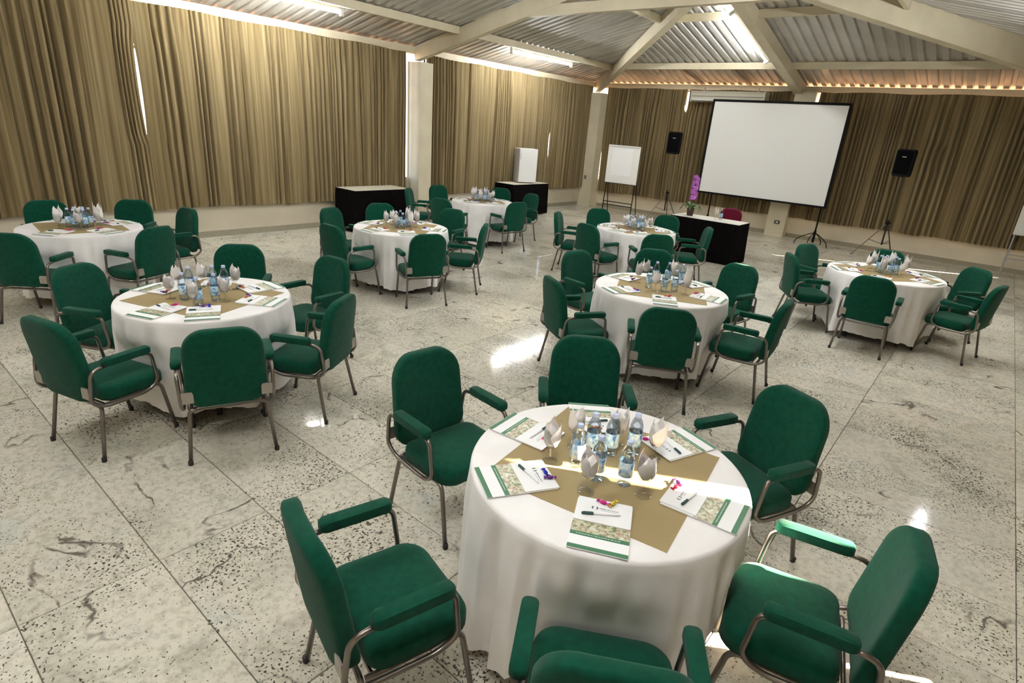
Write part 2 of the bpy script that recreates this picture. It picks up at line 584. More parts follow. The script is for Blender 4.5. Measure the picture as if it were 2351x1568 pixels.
# ---- eave beams
trim_n = [0]
def trim(g, label, m=None, smooth=0):
    trim_n[0] += 1
    return struct('trim_%d' % trim_n[0], g, m or M_cream, label, smooth)
g = G(); g.box((XL - .02, (YF + YB) / 2, 3.50), (.16, YB - YF, .13)); trim(g, 'cream eave beam along the top of the left wall')
g = G(); g.box(((XL + XR) / 2, YB + .02, 3.50), (XR - XL, .16, .13)); trim(g, 'cream eave beam along the top of the back wall')
g = G(); g.box((XR + .02, (YF + YB) / 2, 3.50), (.16, YB - YF, .13)); trim(g, 'cream eave beam along the top of the right wall')

# ---- columns
def column(x, y, wx, wy, h, label):
    g = G(); g.box((x, y, h / 2), (wx, wy, h)); trim(g, label)
column(XL + .14, 8.88, .40, .36, 3.27, 'cream column between the two bays of left curtains')
column(XL + .24, YB - .22, .46, .46, 3.27, 'cream column in the far left corner')
column(-4.25, YB - .10, .46, .34, 3.435, 'cream column behind the projection screen')
column(XR - .14, 8.88, .40, .36, 3.27, 'cream column on the right wall')
column(XL + .14, 1.6 - 6.5, .40, .36, 3.27, 'cream column at the near end of the left wall')
g = G(); g.box((-4.66, YB - .02, 3.35), (.72, .12, .24)); trim(g, 'beige panel above the screen beside the air conditioner', M_cream)

# ---- roof frame
def zs(d): return ZE + SL * d          # sheet underside at horizontal distance d from the wall
RD = .27
def rafter(a, b_, label, w=.14, dep=RD, drop=.03):
    g = G()
    g.beam((*a[:2], a[2] - drop - dep / 2), (*b_[:2], b_[2] - drop - dep / 2), w, dep)
    trim(g, label)
for y, nm in ((8.88, 'middle truss'), (1.9, 'near truss'), (-4.8, 'rear truss')):
    rafter((XL + .02, y, zs(0)), (XM, y, zs(HALF)), 'cream roof rafter rising from the left wall at the ' + nm)
    rafter((XR - .02, y, zs(0)), (XM, y, zs(HALF)), 'cream roof rafter rising from the right wall at the ' + nm)
    g = G(); zc = 4.06
    xo = (zc - .02 - ZE) / SL
    g.beam((XL + xo - .3, y, zc), (XR - xo + .3, y, zc), .12, .16)
    trim(g, 'cream horizontal tie beam of the ' + nm)
rafter((XL + .05, YB - .05, zs(0)), (XM, YA, zs(HALF)), 'cream hip rafter rising from the far left corner', .16, .27)
rafter((XR - .05, YB - .05, zs(0)), (XM, YA, zs(HALF)), 'cream hip rafter rising from the far right corner', .22, .40, .01)
rafter((-4.42, YB - .05, zs(0)), (-4.50, YA + .3, zs(HALF - .3)), 'cream rafter rising from the back column', .2, .24)
g = G(); g.beam((XM, YF, zs(HALF) - .14), (XM, YA, zs(HALF) - .14), .12, .2); trim(g, 'cream beam along the roof ridge')
for d in (1.3, 3.9):
    for x, s, nm in ((XL + d, 1, 'left'), (XR - d, -1, 'right')):
        g = G(); g.beam((x, YF, zs(d) - .075), (x, YB - d, zs(d) - .075), .07, .13)
        trim(g, 'cream purlin under the %s roof slope, %s' % (nm, 'lower' if d < 2 else 'upper'))
    g = G(); db = {1.3: 1.42, 3.9: 3.95}[d]
    g.beam((XL + db, YB - db, zs(db) - .075), (XR - db, YB - db, zs(db) - .075), .07, .14)
    trim(g, 'cream purlin under the back roof slope, %s' % ('lower' if d < 2 else 'upper'))
for xa in (-7.05, -5.75):
    g = G(); g.beam((xa, YB - 1.3, zs(1.3) - .05), (xa + .12, YB - .1, zs(.1) - .05), .05, .05)
    trim(g, 'dark brace under the back roof slope at %s of the air conditioner' % ('the left end' if xa < -6 else 'the right end'), M_plate)
g = G()
g.tube(smooth_path([(XL + .07, 8.62, 3.27), (XL + .07, 8.62, .1)], .02), .02, 8)
g.tube(smooth_path([(XL + .10, 8.50, 3.40), (XL + .10, 8.50, .1)], .02), .016, 8)
trim(g, 'pair of thin cream conduits beside the left column', M_pipe, 35)

# ---- roof sheets: trapezoidal ribs, each about a metre wide
PITCH_R, RIB = .2, .038
def rib(u):
    t = (u / PITCH_R) % 1
    if t < .50: return 0.0
    if t < .60: return RIB * (t - .50) / .10
    if t < .90: return RIB
    return RIB * (1 - (t - .90) / .10)
ceil_e = bpy.data.objects.new('ceiling', None)
COL.objects.link(ceil_e)
tag(ceil_e, 'ribbed metal sheet hip roof over the hall', None, None, 'structure')
OV = .35
def sheet(u0, u1, fn_len, place):
    cols = []
    k0, k1 = round(u0 / PITCH_R), round(u1 / PITCH_R)
    us = []
    for k in range(k0, k1):
        for t in (0, .5, .6, .9):
            us.append((k + t) * PITCH_R)
    us.append(k1 * PITCH_R + .02)
    g = G()
    v, f = [], []
    for u in us:
        L = fn_len(u)
        for d in (-OV, -OV + (L + OV) * .5, L):
            v.append(place(u, d, zs(d) + rib(u)))
    for i in range(len(us) - 1):
        for k in range(2):
            a = i * 3 + k
            f.append((a, a + 1, a + 4, a + 3))
    g.add(v, f)
    obj('roof_sheet', g, M_sheet, ceil_e, 20)
def len_side(u):
    return HALF + .03 if u < YA else max(HALF - (u - YA), -OV + .02)
u = YF - .4
while u < YB + OV - .05:
    e = min(u + 1.0, YB + OV - .02)
    sheet(u, e, len_side, lambda u_, d, z: (XL + d, u_, z))
    sheet(u, e, len_side, lambda u_, d, z: (XR - d, u_, z))
    u += 1.0
def len_back(u):
    return max(HALF - abs(u - XM), -OV + .02)
u = round((XL - OV) / PITCH_R) * PITCH_R
while u < XR + OV - .05:
    sheet(u, u + 1.0, len_back, lambda u_, d, z: (u_, YB - d, z))
    u += 1.0
for a, b_ in (((XL - OV, YB + OV, zs(-OV)), (XM, YA, zs(HALF))), ((XR + OV, YB + OV, zs(-OV)), (XM, YA, zs(HALF))), ((XM, YF - .4, zs(HALF)), (XM, YA, zs(HALF)))):
    g = G(); g.beam((*a[:2], a[2] + .055), (*b_[:2], b_[2] + .055), .34, .02)
    obj('ridge_cap', g, M_sheet, ceil_e, 0)

# ---- windows behind the curtains
wn_ = [0]
def window(a, b_, z0, z1, label):
    wn_[0] += 1
    a, b_ = Vector(a), Vector(b_)
    L = (b_ - a).length
    d = (b_ - a).normalized()
    g = G()
    for z in (z0 + .02, 2.85, z1 - .02):
        g.beam((*(a.xy), z), (*(b_.xy), z), .05, .04)
    n = max(1, round(L / 1.5))
    for k in range(n + 1):
        p = a + d * (L * (.004 + .992 * k / n))
        g.beam((p.x, p.y, z0), (p.x, p.y, z1), .04, .05, upv=(d.x, d.y, 0))
    struct('window_%d' % wn_[0], g, M_alu, label, 0)
window((XL - .08, YF + .1, 0), (XL - .08, 8.6, 0), PAR, 3.43, 'aluminium window frame behind the left curtains, near bay')
window((XL - .08, 9.15, 0), (XL - .08, YB - .4, 0), PAR, 3.43, 'aluminium window frame behind the left curtains, far bay')
window((XL + .5, YB + .08, 0), (-4.55, YB + .08, 0), PAR, 3.43, 'aluminium window frame behind the back curtains, left bay')
window((-3.95, YB + .08, 0), (XR - .3, YB + .08, 0), PAR, 3.43, 'aluminium window frame behind the back curtains, right bay')
window((XR + .08, YF + .1, 0), (XR + .08, 8.6, 0), PAR, 3.43, 'aluminium window frame behind the right curtains, near bay')
window((XR + .08, 9.15, 0), (XR + .08, YB - .4, 0), PAR, 3.43, 'aluminium window frame behind the right curtains, far bay')

# ------------------------------------------------------------------ curtains
def curtain(axis, pos, a, b_, seed, label, inward, z0=.52, z1=3.44, slits=(), depth=1.0, group='pleated curtains along the walls'):
    """axis 'x' or 'y': direction the curtain runs; inward: sign of the side facing the room"""
    r = random.Random(seed)
    # irregular pleats: list of (start, width, amplitude)
    s, pts = a, []
    d_ = 0.0
    pts.append((a, 0.0))
    while s < b_ - .03:
        run = r.random()
        if run < .18:
            w = r.uniform(.16, .34); amp = r.uniform(.004, .014)
        elif run < .55:
            w = r.uniform(.05, .08); amp = r.uniform(.055, .085)
        else:
            w = r.uniform(.08, .15); amp = r.uniform(.065, .11)
        w = min(w, b_ - s)
        if amp > .02:
            for t, q in ((.07, 0), (.15, .28), (.22, .66), (.32, .9), (.46, 1), (.62, .97), (.76, .86), (.87, .55), (.94, .2), (1, 0)):
                pts.append((s + w * t, amp * depth * q))
        else:
            for k in range(1, 9):
                t = k / 8
                pts.append((s + w * t, depth * (.035 + amp * math.sin(PI * t))))
        d_ = 0.0
        s += w
    rows = 18
    v, f = [], []
    n = len(pts)
    ph = [r.uniform(0, 6.28) for _ in range(4)]
    for j in range(rows + 1):
        t = j / rows
        z = z1 + (z0 - z1) * t
        am = .62 + .38 * min(1, t * 4)
        for i, (u, dp) in enumerate(pts):
            for side, za, zb, wd in slits:
                if wd < .05 or wd > .07: continue
                q = (u - a) if side < 0 else (b_ - u)
                if q < .25: dp *= .12 + .88 * q / .25
            uu = u + .018 * t * math.sin(u * 2.1 + ph[0]) + .012 * math.sin(u * 5 + ph[1] + t * 2)
            for side, za, zb, wd in slits:
                if za < z < zb:
                    k = math.sin(PI * (z - za) / (zb - za)) ** .3 * wd
                    if side < 0:
                        q = max(0, 1 - (u - a) / .5); uu = max(uu, a) + k * q
                    else:
                        q = max(0, 1 - (b_ - u) / .5); uu = min(uu, b_) - k * q
            zz = z
            if j == rows:
                zz += .012 * math.sin(u * 3 + ph[2]) + .018 * (dp > .03)
            if j == 0:
                zz += .010 * math.sin(u * 4 + ph[3])
            off = pos + inward * (.02 + dp * am + .006 * math.sin(u * 9 + t * 5))
            v.append((uu, off, zz) if axis == 'x' else (off, uu, zz))
    for j in range(rows):
        for i in range(n - 1):
            q = j * n + i
            f.append((q, q + 1, q + n + 1, q + n) if (axis == 'x') else (q, q + n, q + n + 1, q + 1))
    g = G(); g.add(v, f)
    o = obj('curtain', g, M_curtain, None, 180)
    tag(o, label, 'curtain', group)
    return o

CL = XL + .07
curtain('y', CL, -4.8, -2.0, 11, 'gold-brown pleated curtain on the left wall, nearest the camera', 1)
curtain('y', CL, -2.02, .9, 12, 'gold-brown pleated curtain on the left wall, second from the camera end', 1)
curtain('y', CL, .88, 3.53, 13, 'gold-brown pleated curtain on the left wall left of the light slit', 1, slits=((1, 1.5, 3.0, .055),))
curtain('y', CL, 3.46, 5.75, 14, 'gold-brown pleated curtain on the left wall right of the light slit, above bare skirting', 1, slits=((-1, 1.5, 3.0, .055),))
curtain('y', CL, 5.73, 8.52, 15, 'gold-brown pleated curtain on the left wall behind the bare black-skirted table', 1, z0=.50)
curtain('y', CL, 9.08, 11.45, 16, 'gold-brown pleated curtain just right of the left column', 1, z0=.53)
curtain('y', CL, 11.43, 13.75, 17, 'gold-brown pleated curtain behind the small white fridge', 1, z0=.54, slits=((1, 1.45, 2.1, .055),))
curtain('y', CL, 13.74, 15.62, 18, 'gold-brown pleated curtain on the left wall ending at the far corner column', 1, z0=.54)
CB = YB - .07
curtain('x', CB, -9.80, -7.24, 21, 'brown pleated curtain on the back wall behind the flip chart', -1, z0=.47, slits=((1, 2.8, 3.6, .04),))
curtain('x', CB, -7.28, -4.48, 22, 'brown pleated curtain on the back wall under the air conditioner', -1, z0=.49, slits=((-1, 2.8, 3.6, .05),))
curtain('x', CB, -4.02, -1.16, 23, 'brown pleated curtain on the back wall right of the projection screen', -1, z0=.49, slits=((1, 1.95, 2.4, .045), (-1, 3.1, 3.7, .05)))
curtain('x', CB, -1.24, .34, 24, 'brown pleated curtain on the back wall right of the right loudspeaker', -1, z0=.50)
curtain('x', CB, .30, 1.78, 25, 'brown pleated curtain on the back wall behind the cropped whiteboard', -1, z0=.50)
CR = XR - .07
curtain('y', CR, -4.8, -1.0, 31, 'gold-brown pleated curtain on the right wall behind the camera', -1)
curtain('y', CR, -1.0, 3.545, 32, 'gold-brown pleated curtain on the right wall, near side of the sunny slit', -1, slits=((1, 1.3, 2.68, .052),))
curtain('y', CR, 3.545, 6.0, 33, 'gold-brown pleated curtain on the right wall, far side of the sunny slit', -1, slits=((-1, 1.3, 2.68, .054),))
curtain('y', CR, 5.98, 8.6, 34, 'gold-brown pleated curtain on the right wall before the column', -1)
curtain('y', CR, 9.1, 12.2, 35, 'gold-brown pleated curtain on the right wall past the column', -1)
curtain('y', CR, 12.2, 15.93, 36, 'gold-brown pleated curtain on the right wall near the far corner', -1, slits=((1, 1.1, 1.75, .055),))

# ------------------------------------------------------------------ fluorescent lights
def tube_light(a, b_, label, back=(0, 0, 1)):
    a, b_ = Vector(a), Vector(b_)
    mid = (a + b_) / 2
    t = thing('fluorescent_light', label, 'lamp', mid, 0, 'bare fluorescent tube lamps under the roof')
    d = (b_ - a).normalized()
    bk = Vector(back).normalized()
    g = G(); g.beam(a - d * .06 - mid + bk * .06, b_ + d * .06 - mid + bk * .06, .05, .045, upv=bk)
    obj('housing', g, M_fix, t, 0)
    g = G(); g.tube([a - mid, b_ - mid], .019, 10)
    obj('tube', g, M_tube, t, 60)
    for p, s in ((a, -1), (b_, 1)):
        g = G(); q = p - mid + d * s * .03
        g.beam(q - d * .028, q + d * .028, .045, .10, upv=bk)
        obj('lamp_holder', g, M_fix, t, 0)
    return t
zt = zs(1.15) - .17
tube_light((XL + 1.15, 3.95, zt), (XL + 1.15, 6.25, zt), 'fluorescent tube lamp at the top edge over the near left curtains')
tube_light((XL + 1.15, 10.65, zt), (XL + 1.15, 12.9, zt), 'fluorescent tube lamp on the left purlin beyond the left column')
def bz(y): return zs(YB - y) - .2
tube_light((-4.74, 11.72, bz(11.72)), (-4.72, 13.98, bz(13.98)), 'fluorescent tube lamp along the back rafter above the projection screen', (.8, .1, .5))
tube_light((.45, 8.95, zs(XR - .45) - .3), (.45, 11.1, zs(XR - .45) - .3), 'fluorescent tube lamp on the far right roof slope')
tube_light((-1.7, 5.9, zs(XR + 1.7) - .26), (-1.7, 8.2, zs(XR + 1.7) - .26), 'unseen tube lamp added under the near right roof slope to light the right side')  # added out of frame to brighten the right side and the hip rafter
zr = zs(HALF) - .75
tube_light((XM, 4.4, zr), (XM, 6.7, zr), 'fluorescent tube lamp under the ridge between the trusses')
tube_light((XM, -.9, zr), (XM, 1.4, zr), 'fluorescent tube lamp under the ridge left of the camera')
tube_light((XR - 2.4, -.6, zt + .25), (XR - 2.4, 1.6, zt + .25), 'fluorescent tube lamp above the camera')
tube_light((XL + 1.15, -3.6, zt), (XL + 1.15, -1.3, zt), 'fluorescent tube lamp over the rear left curtains')

# ------------------------------------------------------------------ round tables, chairs and what stands on them
TABLES = {
 'A': dict(c=(-1.015, 2.025), r=.61, nm='the nearest table', topper=-37),
 'B': dict(c=(-4.455, 1.784), r=.605, nm='the left table', topper=-25),
 'C': dict(c=(-7.75, 1.87), r=.58, nm='the far-left table', topper=-50),
 'D': dict(c=(-6.147, 5.1), r=.63, nm='the middle table', topper=-10),
 'E': dict(c=(-7.70, 8.40), r=.59, nm='the table below the fridge', topper=10),
 'F': dict(c=(-2.325, 5.206), r=.64, nm='the centre-right table', topper=-20),
 'G': dict(c=(-4.336, 8.397), r=.62, nm='the table by the orchid desk', topper=15),
 'H': dict(c=(-.861, 8.512), r=.65, nm='the right-hand table', topper=5),
}
TOPZ = .785
for T in TABLES.values():      # centres were read off at a top height of .765; keep them on the same sight lines
    k_ = (CAM_H - TOPZ) / (CAM_H - .765)
    T['c'] = (T['c'][0] * k_, T['c'][1] * k_)
    T['r'] *= k_
def ray_px(px, py):
    return fw * F_PX + r2 * (px - 1175.5) - u2 * (py - 784)
def at_px(px, py, z):
    d = ray_px(px, py)
    t = (z - CAM_H) / d.z
    return Vector((d.x * t, d.y * t, z))

# -- chair prototype, faces +y
def cushion(outline, prof, mapf, g):
    """outline (u,v); prof list of (scale-inset, w); concentric rings from one face round the edge to the other"""
    rings = []
    for s, w in prof:
        ring = []
        for u, v in outline:
            L = math.hypot(u, v)
            if s <= 0:
                k = 1 + s / L if L > 1e-6 else 1     # s: inset in metres (negative or zero)
            else:
                k = s                                 # s: scale
            ring.append(mapf(u * k, v * k, w))
        rings.append(ring)
    g.rings(rings)
    return g
SEAT_Z = .465
def chair_parts(t, fabric, arms=True):
    # seat
    g = G()
    out = rrect(.245, .205, (.07, .10), 6)
    cushion(out, [(.35, .0), (.8, .0), (-.012, .0), (0, .016), (0, .066), (-.008, .082), (-.024, .092), (.75, .098), (.4, .100)],
            lambda u, v, w: (u, v + .07, SEAT_Z - .100 + w - (.012 * max(0, v - .12) / .1)), g)
    obj('seat', g, fabric, t, 60)
    # backrest, concave towards the sitter and leaning back
    g = G()
    out = rrect(.238, .262, (.10, .145), 8, .075)
    def bm(u, v, w):
        zc = .65
        lean = -.215 - .07 * (v + .262) / .524
        return (u, lean + .6 * u * u - w, zc + v)
    cushion(out, [(.25, -.040), (.55, -.040), (.8, -.038), (-.020, -.035), (-.005, -.028), (0, -.018), (0, .018), (-.005, .027), (-.020, .033), (.8, .035), (.55, .036), (.25, .036)], bm, g)
    obj('backrest', g, fabric, t, 60)
    for s in (-1, 1):
        if arms:
            # padded armrest
            g = G()
            out = rrect(.030, .150, .022, 4)
            cushion(out, [(.6, 0), (-.008, 0), (0, .008), (0, .034), (-.007, .043), (.5, .046)], lambda u, v, w: (s * .268 + u, v + .008, .622 + w), g)
            obj('armrest', g, fabric, t, 60)
            g = G()
            loop = smooth_path([(s * .268, -.11, .622), (s * .268, -.215, .612), (s * .262, -.240, .41), (s * .255, -.16, .358), (s * .255, .11, .352), (s * .262, .19, .40), (s * .268, .165, .612), (s * .268, .09, .622)], .06, 5)
            g.tube(loop, .0115, 8)
            obj('arm_frame', g, M_steel, t, 180)
            g = G()
            g.box((s * .224, -.238, .47), (.066, .007, .075))
            obj('bracket', g, M_plate, t, 0)
        g = G()
        g.tube(smooth_path([(s * .235, .285, .004), (s * .226, .225, .368), (s * .222, -.15, .352)], .05, 5), .0125, 8)
        lg = obj('leg', g, M_steel, t, 180)
        g = G(); g.lathe([(.0145, 0), (.0155, .003), (.0155, .028), (.013, .03)], 8, 0, (s * .2355, .287, 0))
        obj('rubber_foot', g, M_rubber, lg, 60)
        g = G()
        g.tube(smooth_path([(s * .255, -.225, .004), (s * .226, -.165, .345), (s * .18, -.163, .352)], .035, 5), .0125, 8)
        lg = obj('leg', g, M_steel, t, 180)
        g = G(); g.lathe([(.0145, 0), (.0155, .003), (.0155, .028), (.013, .03)], 8, 0, (s * .2555, -.227, 0))
        obj('rubber_foot', g, M_rubber, lg, 60)
    g = G()
    g.tube([(-.19, -.163, .352), (.19, -.163, .352)], .0115, 8)
    g.tube([(-.222, -.12, .340), (.222, -.12, .340)], .008, 6)
    obj('rear_rail', g, M_steel, t, 60)
    return t

CHAIRS = {
 'A': [((1350, 775), 'at the far side, facing the camera'), ((965, 795), 'at the far-left place'), ((695, 1130), 'at the near-left place, seen from its side'),
       ((1400, 1480), 'at the near side, cut by the frame'), ((2105, 1200), 'at the near-right place, its arm sunlit'), ((1835, 885), 'at the far-right place')],
 'B': [((195, 612), 'at the left place'), ((130, 720), 'at the near-left place'), ((515, 752), 'seen from behind at the near side'),
       ((800, 675), 'at the near-right place'), ((755, 587), 'at the far-right place'), ((548, 562), 'at the far side, half hidden by bottles')],
 'C': [((30, 530), 'at the near-left place, cut by the left edge'), ((100, 460), 'at the far-left place'), ((305, 459), 'at the far-right place'),
       ((430, 478), 'at the right end, seen side on'), ((330, 517), 'seen from behind at the near side')],
 'D': [((757, 477), 'at the left place, further back'), ((762, 515), 'at the near-left place'), ((873, 467), 'at the far side'),
       ((1040, 480), 'at the far-right place'), ((985, 537), 'seen from behind at the near side'), ((1112, 515), 'at the near-right place')],
 'E': [((1005, 425), 'at the far-left place'), ((1012, 455), 'at the near-left place'), ((938, 432), 'at the left end'),
       ((1150, 432), 'at the far side'), ((1180, 462), 'at the near side'), ((1222, 445), 'at the right end')],
 'F': [((1325, 576), 'at the left place'), ((1262, 630), 'at the near-left place'), ((1505, 573), 'at the far side behind the bottles'),
       ((1540, 708), 'seen from behind at the near side'), ((1705, 608), 'at the far-right place'), ((1815, 685), 'at the near-right place, seen side on')],
 'G': [((1282, 487), 'at the left place, seen edge on'), ((1375, 479), 'at the far-left place'), ((1350, 514), 'at the near-left place'),
       ((1535, 495), 'at the far-right place'), ((1515, 538), 'at the near side'), ((1622, 522), 'at the right place, seen side on')],
 'H': [((1855, 561), 'at the far-left place'), ((1842, 585), 'at the near-left place'), ((2042, 575), 'at the far side behind the bottles'),
       ((2015, 632), 'seen from behind at the near side'), ((2250, 617), 'at the far-right place'), ((2300, 660), 'at the near-right place, seen side on')],
}
FITTED = {('A', 695): (-1.385, 1.021, 74.9), ('A', 965): (-2.055, 2.045, -6.4), ('A', 2105): (-.11, 2.117, 192), ('A', 1835): (-.646, 2.997, 244), ('A', 1400): (-.499, 1.212, 120.7),
          ('B', 130): (-4.192, .942, 106.5), ('B', 515): (-3.543, 1.482, 158), ('B', 800): (-3.68, 2.205, 210.6), ('B', 755): (-4.519, 2.739, 275.7),
          ('F', 1815): (-1.417, 5.30, 185.4), ('F', 1262): (-2.741, 4.314, 57.8), ('H', 2300): (.038, 8.2, 167)}
TOPH = {k: .91 for k in 'ABCDEFGH'}
proto = None
seat_ang = {}
seat_pos = {}
for k, lst in CHAIRS.items():
    T = TABLES[k]
    c = Vector((*T['c'], 0))
    seat_ang[k] = []
    for (px, py), where in lst:
        p = at_px(px, py, TOPH[k]); p.z = 0
        d = (c - p).normalized()
        pos = p + d * .26
        if (k, px) in FITTED:
            fx, fy, fa = FITTED[(k, px)]
            d = Vector((math.cos(math.radians(fa)), math.sin(math.radians(fa)), 0)); pos = Vector((fx, fy, 0)) + d * (.075 if px == 1400 else .03)
        dist = (pos - c).length
        if dist < T['r'] + .235:
            pos = c - d * (T['r'] + .235)
        seat_pos.setdefault(k, []).append((pos.copy(), d.copy()))
        rz = math.atan2(d.y, d.x) - PI / 2
        seat_ang[k].append((math.atan2(-d.y, -d.x), where))
        lab = 'green armchair %s of %s' % (where.replace(', ', ' of %s, ' % T['nm'], 1), '') if ', ' in where else 'green armchair %s of %s' % (where, T['nm'])
        lab = lab.replace(' of ' + T['nm'] + ', ', ' of ' + T['nm'] + ', ').rstrip()
        if lab.endswith(' of'): lab = lab[:-3]
        if proto is None:
            proto = thing('armchair', lab, 'chair', pos, rz, 'green armchairs around the round tables')
            chair_parts(proto, M_green)
        else:
            dup(proto, pos, rz, lab)

# -- table, cloth, topper
tproto = None
for k, T in TABLES.items():
    cx_, cy_ = T['c']; R = T['r']
    t = thing('round_table', 'round table hidden under a white cloth: ' + T['nm'], 'table', (cx_, cy_, 0), .4, 'round conference tables')
    g = G(); g.lathe([(R - .03, .735), (R - .012, .74), (R - .012, .772), (R - .02, .777)], 40)
    obj('tabletop', g, M_wood, t, 40)
    for a in range(4):
        an = PI / 4 + a * PI / 2
        g = G(); g.tube([((R - .16) * math.cos(an), (R - .16) * math.sin(an), 0), ((R - .22) * math.cos(an), (R - .22) * math.sin(an), .735)], .018, 8)
        obj('leg', g, M_darkmetal, t, 60)
    # cloth
    r = random.Random(ord(k))
    nf = r.randint(16, 19)
    ph = [r.uniform(0, 6.28) for _ in range(6)]
    N = 224
    prof = [(0, 0), (R * .5, 0), (R * .9, 0), (R - .012, 0), (R - .002, -.004), (R + .003, -.016)]
    rings = []
    z0 = .7835
    for rr, dz in prof[1:]:
        rings.append([(rr * math.cos(2 * PI * i / N), rr * math.sin(2 * PI * i / N), z0 + dz) for i in range(N)])
    hem = .075
    for tt in (.06, .13, .2, .28, .36, .45, .55, .66, .78, .9, 1.0):
        ring = []
        for i in range(N):
            a = 2 * PI * i / N
            w = math.sin(nf * a + ph[0] + .9 * math.sin(3 * a + ph[1])) * .6 + .3 * math.sin(2.3 * nf * a / 2 // 1 * 0 + (nf // 2) * a + ph[2]) + .25 * math.sin((nf + 5) * a + ph[3])
            w = (1 - 1.5 * abs(math.sin(w * 1.15)) ** 1.3) * .55 + .45 * w
            big = math.sin(4 * a + ph[4])
            amp = (.030 * min(1, tt * 4) + .016 * tt)
            rad = R + .002 + .016 * tt + .016 * tt * big + amp * w
            hz = hem + .03 * (.5 - .5 * big) + .012 * math.sin(7 * a + ph[5]) - .02 * max(0, w)
            z = z0 - .016 - (z0 - .016 - hz) * tt
            if z < .64:          # the cloth gives way where a seat or a chair leg is pushed against it
                lim = 9.0
                for sp, sdv in seat_pos[k]:
                    dx, dy = sp.x - cx_, sp.y - cy_
                    ux, uy = math.cos(a), math.sin(a)
                    px_, py_ = -sdv.y, sdv.x
                    den = -(ux * sdv.x + uy * sdv.y)
                    if den > .3:
                        fr = .30 if z < .33 else .275
                        t_ = -((dx + sdv.x * fr) * sdv.x + (dy + sdv.y * fr) * sdv.y) / den
                        lat = (t_ * ux - dx) * px_ + (t_ * uy - dy) * py_
                        if abs(lat) < .29: lim = min(lim, t_ - .012)
                bl = min(1.0, (.64 - z) / .16); bl = bl * bl * (3 - 2 * bl)
                rad = rad + (min(rad, max(lim, R * .86)) - rad) * bl
            ring.append((rad * math.cos(a), rad * math.sin(a), z))
        rings.append(ring)
    g = G(); g.rings(rings, cap0=True, cap1=False)
    g.f = [tuple(reversed(q)) for q in g.f]
    o = obj('tablecloth', g, M_cloth, None, 60, (cx_, cy_, 0))
    tag(o, 'white cloth draped to the floor over ' + T['nm'], 'tablecloth', 'white tablecloths')
    # topper: square cloth, slightly wavy
    h = .40 * R / .61
    g = G(); n = 10
    v, f = [], []
    for zz in (0, .0018):
        for i in range(n + 1):
            for j in range(n + 1):
                x, y = -h + 2 * h * i / n, -h + 2 * h * j / n
                v.append((x, y, zz + .0006 * (1 + math.sin(x * 25) * math.sin(y * 21))))
    m_ = (n + 1) ** 2
    for i in range(n):
        for j in range(n):
            q = i * (n + 1) + j
            f.append((q, q + 1, q + n + 2, q + n + 1))
            f.append((m_ + q, m_ + q + n + 1, m_ + q + n + 2, m_ + q + 1))
    for i in range(n):
        for q0, q1 in ((i, i + 1), (n * (n + 1) + i + 1, n * (n + 1) + i)):
            f.append((q0, m_ + q0, m_ + q1, q1))
        for q0, q1 in (((i + 1) * (n + 1), i * (n + 1)), (i * (n + 1) + n, (i + 1) * (n + 1) + n)):
            f.append((q0, m_ + q0, m_ + q1, q1))
    g.add(v, f)
    o = obj('table_topper', g, M_topper, None, 30, (cx_, cy_, .7836), math.radians(T['topper'] + 45))
    tag(o, 'square gold-brown topper cloth laid over ' + T['nm'], 'tablecloth', 'gold-brown toppers')
SURF = .7867

# -- folder, notepad, pen, sweets, bottle, glass, napkin prototypes; local +y points to the table centre
def folder_parts(t):
    g = G(); g.box((0, 0, .002), (.215, .30, .004)); obj('cover', g, M_paper, t, 0)
    g = G(); g.box((0, -.138, .00435), (.215, .020, .0007)); obj('green_band', g, M_pgreen, t, 0)
    g = G(); g.box((0, -.066, .00435), (.215, .020, .0007)); 
    obj('title_band', g, M_pgreen, t, 0)
    g = G()
    rr = random.Random(3); x = -.085
    while x < .07:
        w = rr.uniform(.004, .012); g.box((x + w / 2, -.066, .00475), (w, .0022, .0003)); x += w + .003
    obj('printed_title', g, M_paper, t, 0)
    g = G(); g.box((0, -.020, .00435), (.215, .071, .0007)); obj('photo_strip', g, M_photo, t, 0)
def notepad_parts(t):
    g = G(); g.box((0, 0, .002), (.21, .148, .004)); obj('pages', g, M_paper, t, 0)
    e = None
    for s_ in (-1, 1):
        g = G(); v, f = [], []
        for k in range(9):
            a = (-1.25 + 2.5 * k / 8) + (PI if s_ < 0 else 0)
            th = .0015 + .0045 * math.cos((k - 4) / 4 * 1.35)
            for zz in (.0040, .0044):
                v += [(-.036 + s_ * .0022 + .0105 * math.cos(a), .015 + .0095 * math.sin(a), zz), (-.036 + s_ * .0022 + (.0105 - th) * math.cos(a), .015 + (.0095 - th) * math.sin(a), zz)]
        for k in range(8):
            b_ = k * 4
            f += [(b_ + 2, b_ + 6, b_ + 7, b_ + 3), (b_, b_ + 4, b_ + 6, b_ + 2), (b_ + 1, b_ + 3, b_ + 7, b_ + 5)]
        g.add(v, f); obj('emblem', g, M_ink, t, 0)
    g = G(); rr = random.Random(5); x = -.018
    while x < .055:
        w = rr.uniform(.003, .007); hh = rr.uniform(.004, .007)
        g.box((x + w / 2, .013 + hh / 2, .0042), (w, hh, .0003)); x += w + .0022
    g.box((.018, .006, .0042), (.06, .0015, .0003))
    obj('printed_name', g, M_grey_ink, t, 0)
